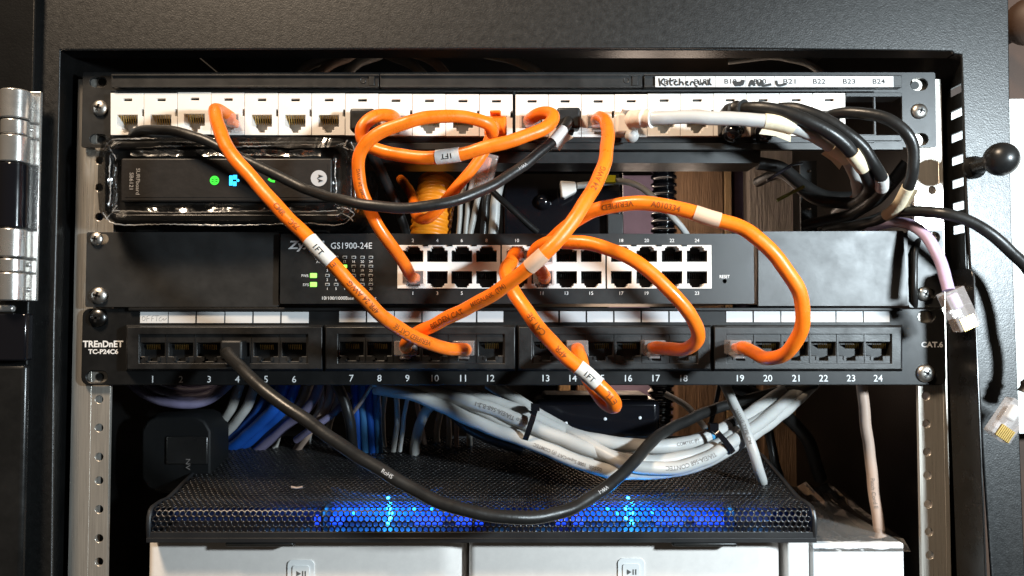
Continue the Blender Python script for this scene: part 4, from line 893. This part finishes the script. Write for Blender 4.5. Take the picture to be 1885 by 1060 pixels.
for P, wp, lab, (s_, x, y) in B:
    o, p_, r_ = cable('network_cable', P, wp, 'white_pvc', lab, 'network cable', wg)
    cable_print(o, p_, r_, s_, x, y, 0.0025, 'print_faint', flip=s_ not in ('COMTEC (F)',))
    if lab.startswith(('white cable crossing', 'topmost', 'white cable lying')): cable_wrap(o, p_, r_, 1352 if 'top' in lab else 1366, 790, 0.006, 'dark_wrap' if 'dark_wrap' in M else 'plastic_black', name='tape_wrap')
    if lab.startswith('topmost'): cable_wrap(o, p_, r_, 1307, 805, 0.004, 'blue_tape', name='tape_wrap')
def tie(c0, c1, Y, thick, label):
    a_, b_ = at(*c0, Y), at(*c1, Y); c = (a_+b_)/2; ax = (b_-a_)/2; dpt = Vector((0, ax.length*0.75, 0)); mb = MB(); t = ax.cross(dpt).normalized()*0.0016; n = 28; rs = []
    for k in range(n+1):
        ang = 2*PI*k/n; d = ax*math.cos(ang)+dpt*math.sin(ang); o1 = c+d; o2 = c+d*1.05
        rs.append([o1-t, o1+t, o2+t, o2-t])
    mb.rings(rs, caps=False); mb.box(a_.x-0.0025, a_.x+0.0025, a_.y-0.004, a_.y+0.001, a_.z-0.001, a_.z+0.003)
    return tag(mb.build('cable_tie', 'gloss_black', loc=c), label, 'cable tie')
tie((985, 752), (965, 812), 0.018, 9, 'black cable tie round the white bundle under ports 12 and 13')
tie((1312, 788), (1348, 832), 0.020, 9, 'black cable tie round the white bundle at its right end')
o, p_, r_ = cable('network_cable', [(1325, 690, 0.05), (1345, 730, 0.038), (1368, 780, 0.026), (1386, 830, 0.020), (1400, 872, 0.024), (1404, 900, 0.04)], 19, 'white_pvc', 'white cable dropping alone from behind port 19 to the pad corner', 'network cable')
cable_print(o, p_, r_, '24AWG TYPE CM', 1372, 785, 0.002, 'print_faint')
o, p_, r_ = cable('network_cable', [(1584, 690, 0.03), (1592, 760, 0.03), (1602, 850, 0.03), (1614, 940, 0.03), (1620, 985, 0.03)], 20, 'beige_pvc', 'pinkish patch cord hanging straight down behind ports 23 and 24', 'network cable')
cable_print(o, p_, r_, 'Patch Cord E', 1611, 905, 0.0023, 'print_faint')

# ================================================================== cables behind the lower panel, left
lvg = 'lavender cables looping behind ports 1 to 3'
for k in range(4):
    cable('network_cable', [(225+k*12, 690-k*6, 0.06+k*0.004), (265+k*10, 724-k*11, 0.055+k*0.004), (330+k*6, 745-k*13, 0.05+k*0.005), (385+k*4, 736-k*11, 0.055+k*0.004), (430, 700-k*6, 0.06)], 17, 'lavender_shade_pvc', ['lowest lavender cable looping behind ports 1 to 3', 'second lowest lavender cable looping behind ports 1 to 3', 'third lavender cable up looping behind ports 1 to 3', 'uppermost lavender cable looping behind ports 1 to 3'][k], 'network cable', lvg)
for k, (dx, m_, lab) in enumerate(((0, 'grey_pvc', 'dim grey cable at the left edge of the slanting blue group'), (30, 'white_pvc', 'grey white cable beside the slanting blue cables, nearer the adapter'), (62, 'blue_pvc', 'left blue cable slanting down behind port 4'), (86, 'blue_pvc', 'middle blue cable slanting down behind port 5'), (106, 'blue_pvc', 'right blue cable slanting down behind port 5'), (134, 'grey_pvc', 'printed grey cable right of the slanting blue cables'), (154, 'lavender_shade_pvc', 'lavender cable at the right edge of the slanting blue group'))):
    Y0 = 0.07+0.004*(k % 3); q = k*3
    cable('network_cable', [(448+dx*0.95, 690, Y0), (428+dx*0.93, 745, Y0), (402+dx*0.8, 785, Y0+0.01), (372+dx*0.62, 815+q, Y0+0.02), (335+dx*0.5, 838+q, Y0+0.035)], 22 if k in (2, 3, 4) else 18, m_, lab, 'network cable', 'cables slanting down behind ports 4 to 6')
for k, x in enumerate((655, 668, 681, 694)):
    cable('network_cable', [(x+(k-2)*2, 690, 0.075), (x, 740, 0.073), (x+2, 790, 0.076), (x+6, 860, 0.085)], 15, 'light_blue_pvc' if k % 2 else 'blue_pvc', ['first', 'second', 'third', 'last'][k]+' of the upright blue cables behind ports 7 and 8, counted from the left', 'network cable', 'upright blue cables')
cable('network_cable', [(610, 700, 0.07), (604, 745, 0.065), (575, 785, 0.07), (545, 830, 0.09)], 16, 'beige_pvc', 'tan cable curving behind port 6', 'network cable')
cable('network_cable', [(645, 725, 0.062), (615, 760, 0.06), (580, 785, 0.06), (545, 810, 0.07)], 13, 'lavender_shade_pvc', 'pale lavender cable curving behind the drooping black cable', 'network cable')
cable('power_cable', [(610, 690, 0.055), (632, 735, 0.05), (645, 780, 0.052), (650, 840, 0.07)], 20, BK, 'black cord dropping left of the upright blue cables', 'power cord')
cable('network_cable', [(692, 698, 0.056), (668, 735, 0.055), (642, 770, 0.058)], 7, 'beige_pvc', 'thin tan wire crossing the upright blue cables', 'network cable')
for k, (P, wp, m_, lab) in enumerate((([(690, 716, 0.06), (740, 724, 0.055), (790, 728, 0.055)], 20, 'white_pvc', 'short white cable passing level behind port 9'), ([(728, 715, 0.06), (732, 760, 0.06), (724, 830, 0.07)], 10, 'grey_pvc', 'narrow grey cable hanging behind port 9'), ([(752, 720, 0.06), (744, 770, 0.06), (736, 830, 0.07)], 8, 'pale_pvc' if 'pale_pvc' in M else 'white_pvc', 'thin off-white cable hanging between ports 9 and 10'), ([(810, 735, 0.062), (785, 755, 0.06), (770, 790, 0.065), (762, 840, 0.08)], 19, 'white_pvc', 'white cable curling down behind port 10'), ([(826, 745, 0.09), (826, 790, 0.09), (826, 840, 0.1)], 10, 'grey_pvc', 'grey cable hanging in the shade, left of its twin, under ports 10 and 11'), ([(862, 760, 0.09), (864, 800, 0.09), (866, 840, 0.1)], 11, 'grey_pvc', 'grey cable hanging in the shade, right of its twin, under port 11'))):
    cable('network_cable', P, wp, m_, lab, 'network cable')
cable('power_cable', [(795, 715, 0.06), (840, 765, 0.05), (890, 800, 0.045), (960, 825, 0.05)], 24, BK, 'black cord running under the left end of the white bundle', 'power cord')
cable('power_cable', [(1326, 700, 0.08), (1318, 740, 0.08), (1306, 790, 0.09)], 8, BK, 'thin black wire hanging behind port 18', 'power cord')
cable('power_cable', [(1345, 705, 0.07), (1420, 745, 0.085), (1480, 800, 0.10), (1510, 880, 0.12)], 26, BK, 'black cord sloping down to the right behind ports 20 and 21', 'power cord')
cable('power_cable', [(1405, 740, 0.12), (1420, 820, 0.12), (1440, 900, 0.13)], 17, BK, 'black cord hanging straight before the brown board', 'power cord')
cable('network_cable', [(1225, 725, 0.16), (1265, 748, 0.15), (1292, 780, 0.14), (1310, 815, 0.13)], 12, 'white_pvc', 'white cable curving out from behind the black ribbed hose', 'network cable')
tg = 'thin tangled cables behind ports 5 to 11'
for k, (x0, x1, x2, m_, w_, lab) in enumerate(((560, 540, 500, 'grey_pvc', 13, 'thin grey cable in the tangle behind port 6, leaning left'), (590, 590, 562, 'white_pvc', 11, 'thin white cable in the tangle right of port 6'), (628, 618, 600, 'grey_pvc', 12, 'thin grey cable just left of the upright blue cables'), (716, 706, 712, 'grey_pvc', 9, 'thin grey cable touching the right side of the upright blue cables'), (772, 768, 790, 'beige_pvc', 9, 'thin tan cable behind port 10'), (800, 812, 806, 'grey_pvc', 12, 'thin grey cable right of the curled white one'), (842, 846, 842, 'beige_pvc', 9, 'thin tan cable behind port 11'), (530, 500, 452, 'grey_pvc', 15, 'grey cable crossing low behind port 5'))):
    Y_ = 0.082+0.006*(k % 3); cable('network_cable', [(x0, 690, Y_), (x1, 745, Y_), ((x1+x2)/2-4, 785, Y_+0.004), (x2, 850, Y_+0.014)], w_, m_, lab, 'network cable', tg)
# power adapter
random.seed(11)
pa = empty('power_adapter', at(300, 905, 0.06), 'rounded black power adapter in the dark at the lower left', 'power adapter')
loft([(octo(262, 768, 386, 905, 26, 0.045), 0.045), (octo(256, 762, 390, 910, 30, 0.045), 0.050), (octo(256, 762, 390, 910, 30, 0.045), 0.075)]).build('body', 'adapter_black', pa, bevel=0.001)
mb = MB(); mb.prect(305, 803, 382, 855, 0.0435, 0.046); mb.build('raised_panel', 'satin_black', pa, bevel=0.0008)
t = MB(); t.text('NV', at(346, 855, 0.0433), 8*ppm(0.043), 20*ppm(0.043), ang=-PI/2); t.build('lettering', 'print_faint', pa, recalc=False)

# ================================================================== things seen through the upper gap
def corrugated(name, P, rad, ridge, pitch_, material, label):
    pts = spline([at(*q) for q in P], 0.0006); L_ = arc(pts)[-1]
    o = MB().tube(pts, lambda f: rad + ridge*max(-0.6, min(0.6, 1.2*math.cos(2*PI*f*L_/pitch_))), 28).build(name, material, loc=pts[0], doubles=False, angle=60)
    return tag(o, label, 'conduit')
corrugated('ribbed_conduit', [(806, 338, 0.112), (801, 370, 0.104), (795, 405, 0.098), (789, 455, 0.094)], 36*ppm(0.10), 0.0009, 0.0048, 'orange_conduit', 'orange ribbed conduit bending down behind the switch')
corrugated('ribbed_conduit', [(1222, 285, 0.20), (1222, 440, 0.20), (1216, 740, 0.20), (1212, 830, 0.20)], 22*ppm(0.20), 0.0016, 0.0062, 'gloss_black', 'black ribbed hose standing upright behind the rack')
gl = ['palest', 'left', 'second', 'third', 'curving', 'dim']
for k, (x, m_, w_, lab) in enumerate(((843, 'grey_pvc', 9, 'thin grey cable beside the orange conduit'), (856, 'grey_pvc', 9, 'second thin grey cable from the orange conduit'), (872, 'grey_pvc', 11, 'slanting grey cable between the orange conduit and the bright white one'), (907, 'white_pvc', 19, 'bright white cable standing behind switch port 8'), (889, BK, 14, 'black cable standing beside the bright white one'))):
    cable('network_cable', [(x+14, 330, 0.09), (x+6, 370, 0.085), (x-(8 if k == 2 else 0), 440, 0.085)], w_, m_, lab, 'network cable', 'upright cables behind the switch')
cable('power_cable', [(885, 330, 0.07), (930, 375, 0.06), (990, 428, 0.06)], 12, BK, 'thin black cord slanting down behind the switch', 'power cord')
# black device behind the switch
dv = empty('network_device', at(1050, 440, 0.11), 'glossy black device box standing behind the middle of the switch', 'device')
mb = MB(); mb.prect(925, 312, 1148, 445, 0.105, 0.16); mb.build('body', 'gloss_black', dv, bevel=0.003, seg=3)
mb = MB(); mb.sphere(at(1000, 372, 0.104), 15*ppm(0.10), 20); mb.build('knob', 'gloss_black', dv)
mb = MB(); mb.prect(1118, 392, 1148, 444, 0.098, 0.1045); mb.build('socket', 'plastic_black', dv, bevel=0.0008)
o, p_, r_ = cable('power_cable', [(1062, 342, 0.088), (1105, 337, 0.09), (1145, 333, 0.09), (1180, 346, 0.09), (1215, 375, 0.09), (1250, 412, 0.09), (1275, 450, 0.10)], 12, 'white_pvc', 'white cord with a square white plug, curving down behind the switch', 'power cord')
mb = MB(); v = [at(1031, 332, 0.085), at(1060, 334, 0.085), at(1062, 352, 0.085), at(1040, 364, 0.085), at(1034, 363, 0.085)]
mb.rings([v, [q+Vector((0, 0.01, 0)) for q in v]]); mb.build('connector', 'white_plastic', o, bevel=0.001)
mb = MB(); mb.prect(1115, 322, 1134, 336, 0.083, 0.095); mb.build('clip', 'yellow_clip', o, bevel=0.0006)
tag(MB().tube([at(1412, 332, 0.03), at(1460, 302, 0.03), at(1476, 300, 0.03)], 0.0009, 8).build('cable_tie', 'gloss_black', loc=at(1440, 315, 0.03)), 'long black cable tie end sticking out before the grey board', 'cable tie')
tag(MB().tube([at(1430, 369, 0.03), at(1455, 356, 0.03), at(1480, 343, 0.03)], 0.0010, 8).build('cable_tie', 'olive_plastic', loc=at(1455, 356, 0.03)), 'yellow green cable tie end poking out before the grey board', 'cable tie')
cable('power_cable', [(1395, 300, 0.05), (1440, 310, 0.05), (1475, 340, 0.045), (1520, 362, 0.04), (1590, 360, 0.03), (1640, 330, 0.02)], 26, BK, 'black cord arching between the grey board and the taped cables', 'power cord')
cable('power_cable', [(1500, 440, 0.06), (1560, 400, 0.05), (1620, 360, 0.04), (1670, 300, 0.03)], 24, BK, 'black cord rising to the right below the taped cables', 'power cord')
# perforated bracket
mb = MB(); hl = []
for yy in (315, 338, 361, 384, 407, 430): hl.append(slot_loop(1489, yy, 8, 5.5, 0.075))
mb.plate(rloop(1474, 296, 1504, 445, 0.075), hl, 0.075, 0.077); tag(mb.build('perforated_bracket', 'adapter_black', loc=at(1489, 440, 0.075)), 'black perforated metal strip behind the taped cables', 'bracket')
# second black device below; raised white discs imitate reflected light on its gloss
dv = empty('router', at(1080, 810, 0.06), 'glossy black router box behind the tied white cables, reflecting white lights', 'router')
mb = MB(); mb.prect(985, 735, 1216, 815, 0.062, 0.10); mb.build('body', 'gloss_black', dv, bevel=0.004, seg=4)
mb = MB(); mb.prect(1000, 727, 1195, 742, 0.066, 0.1); mb.build('lid', 'plastic_black', dv, bevel=0.002)
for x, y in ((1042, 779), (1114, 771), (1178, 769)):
    mb = MB(); mb.lathe(at(x, y, 0.0615), (0, -1, 0), [(0.0011, 0), (0.0009, 0.0006), (0.0001, 0.0009)], 14); mb.build('indicator_or_glint', 'glint_white' if 'glint_white' in M else 'print_white', dv)
# bare boards and painted wall behind
def board(x0, y0, x1, y1, Y, th, material, name, label, cat):
    mb = MB(); mb.prect(x0, y0, x1, y1, Y, Y+th); c = at((x0+x1)/2, (y0+y1)/2, Y); return tag(mb.build(name, material, loc=c, bevel=0.001), label, cat)
board(1246, 180, 1334, 1000, 0.262, 0.03, 'wood', 'wooden_stud', 'brown wooden stud right of the black ribbed hose', 'wooden stud')
board(1336, 180, 1350, 1000, 0.262, 0.03, 'pale_wood', 'wooden_batten', 'narrow pale batten on the edge of the brown stud', 'batten')
board(1380, 230, 1466, 560, 0.262, 0.02, 'grey_board', 'wooden_board', 'weathered grey board behind the right half of the switch', 'board')
board(1405, 640, 1478, 1000, 0.262, 0.02, 'wood', 'wooden_board', 'reddish brown board in the shade behind ports 20 to 22', 'board')
board(1028, 600, 1050, 800, 0.262, 0.02, 'pale_wood', 'wooden_batten', 'pale upright batten seen under lower port 13', 'batten')
board(1062, 600, 1110, 800, 0.262, 0.02, 'wood', 'wooden_stud', 'brown stud seen under lower port 14', 'wooden stud')
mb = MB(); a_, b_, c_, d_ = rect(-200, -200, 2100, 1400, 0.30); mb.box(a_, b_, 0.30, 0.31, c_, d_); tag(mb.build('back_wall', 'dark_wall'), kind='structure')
board(1120, 322, 1245, 1000, 0.285, 0.012, 'lavender_paint', 'painted_board', 'lavender painted panel behind the black ribbed hose', 'wall panel')
board(1352, 180, 1379, 620, 0.285, 0.012, 'lavender_paint', 'painted_board', 'narrow lavender painted strip between batten and grey board', 'wall panel')
# dim cables over the upper panel
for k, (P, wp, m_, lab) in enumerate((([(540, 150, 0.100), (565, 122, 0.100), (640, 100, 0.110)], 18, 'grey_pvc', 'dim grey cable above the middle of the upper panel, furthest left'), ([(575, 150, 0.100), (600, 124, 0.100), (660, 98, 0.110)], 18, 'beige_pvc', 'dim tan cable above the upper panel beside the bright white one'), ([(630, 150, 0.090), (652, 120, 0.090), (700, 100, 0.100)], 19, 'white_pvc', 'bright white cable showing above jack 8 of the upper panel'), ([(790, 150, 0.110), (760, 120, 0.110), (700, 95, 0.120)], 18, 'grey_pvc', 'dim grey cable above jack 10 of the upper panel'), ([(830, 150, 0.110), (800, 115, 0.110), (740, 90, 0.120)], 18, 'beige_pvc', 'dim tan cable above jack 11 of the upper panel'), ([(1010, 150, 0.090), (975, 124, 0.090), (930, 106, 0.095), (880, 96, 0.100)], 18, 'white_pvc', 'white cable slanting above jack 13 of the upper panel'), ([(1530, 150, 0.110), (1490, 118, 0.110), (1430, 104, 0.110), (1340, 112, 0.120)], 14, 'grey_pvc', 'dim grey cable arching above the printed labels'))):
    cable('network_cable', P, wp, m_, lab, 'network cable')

# ================================================================== beyond the cabinet, right
mb = MB(); mb.box(XR+0.010, XR+0.45, 0.045, 0.055, at(1880, 800, 0.04).z, at(1880, 178, 0.04).z); tag(mb.build('white_board', 'white_wall', loc=(XR+0.2, 0.05, 0)), 'bright white board standing beyond the right side of the cabinet', 'board')
mb = MB(); mb.box(XR+0.010, XR+0.45, 0.070, 0.080, -0.3, 0.4); tag(mb.build('side_wall', 'brown_dark'), kind='structure')
mb = MB(); mb.sphere(at(1895, 40, 0.03), 0.014, 24); mb.lathe(at(1895, 40, 0.03), (0, 1, 0), [(0.006, 0), (0.006, 0.03)], 16); tag(mb.build('brown_ball', 'brown_dark', loc=at(1895, 40, 0.03)), 'round dark brown knob beside the upper right corner of the cabinet', 'knob')
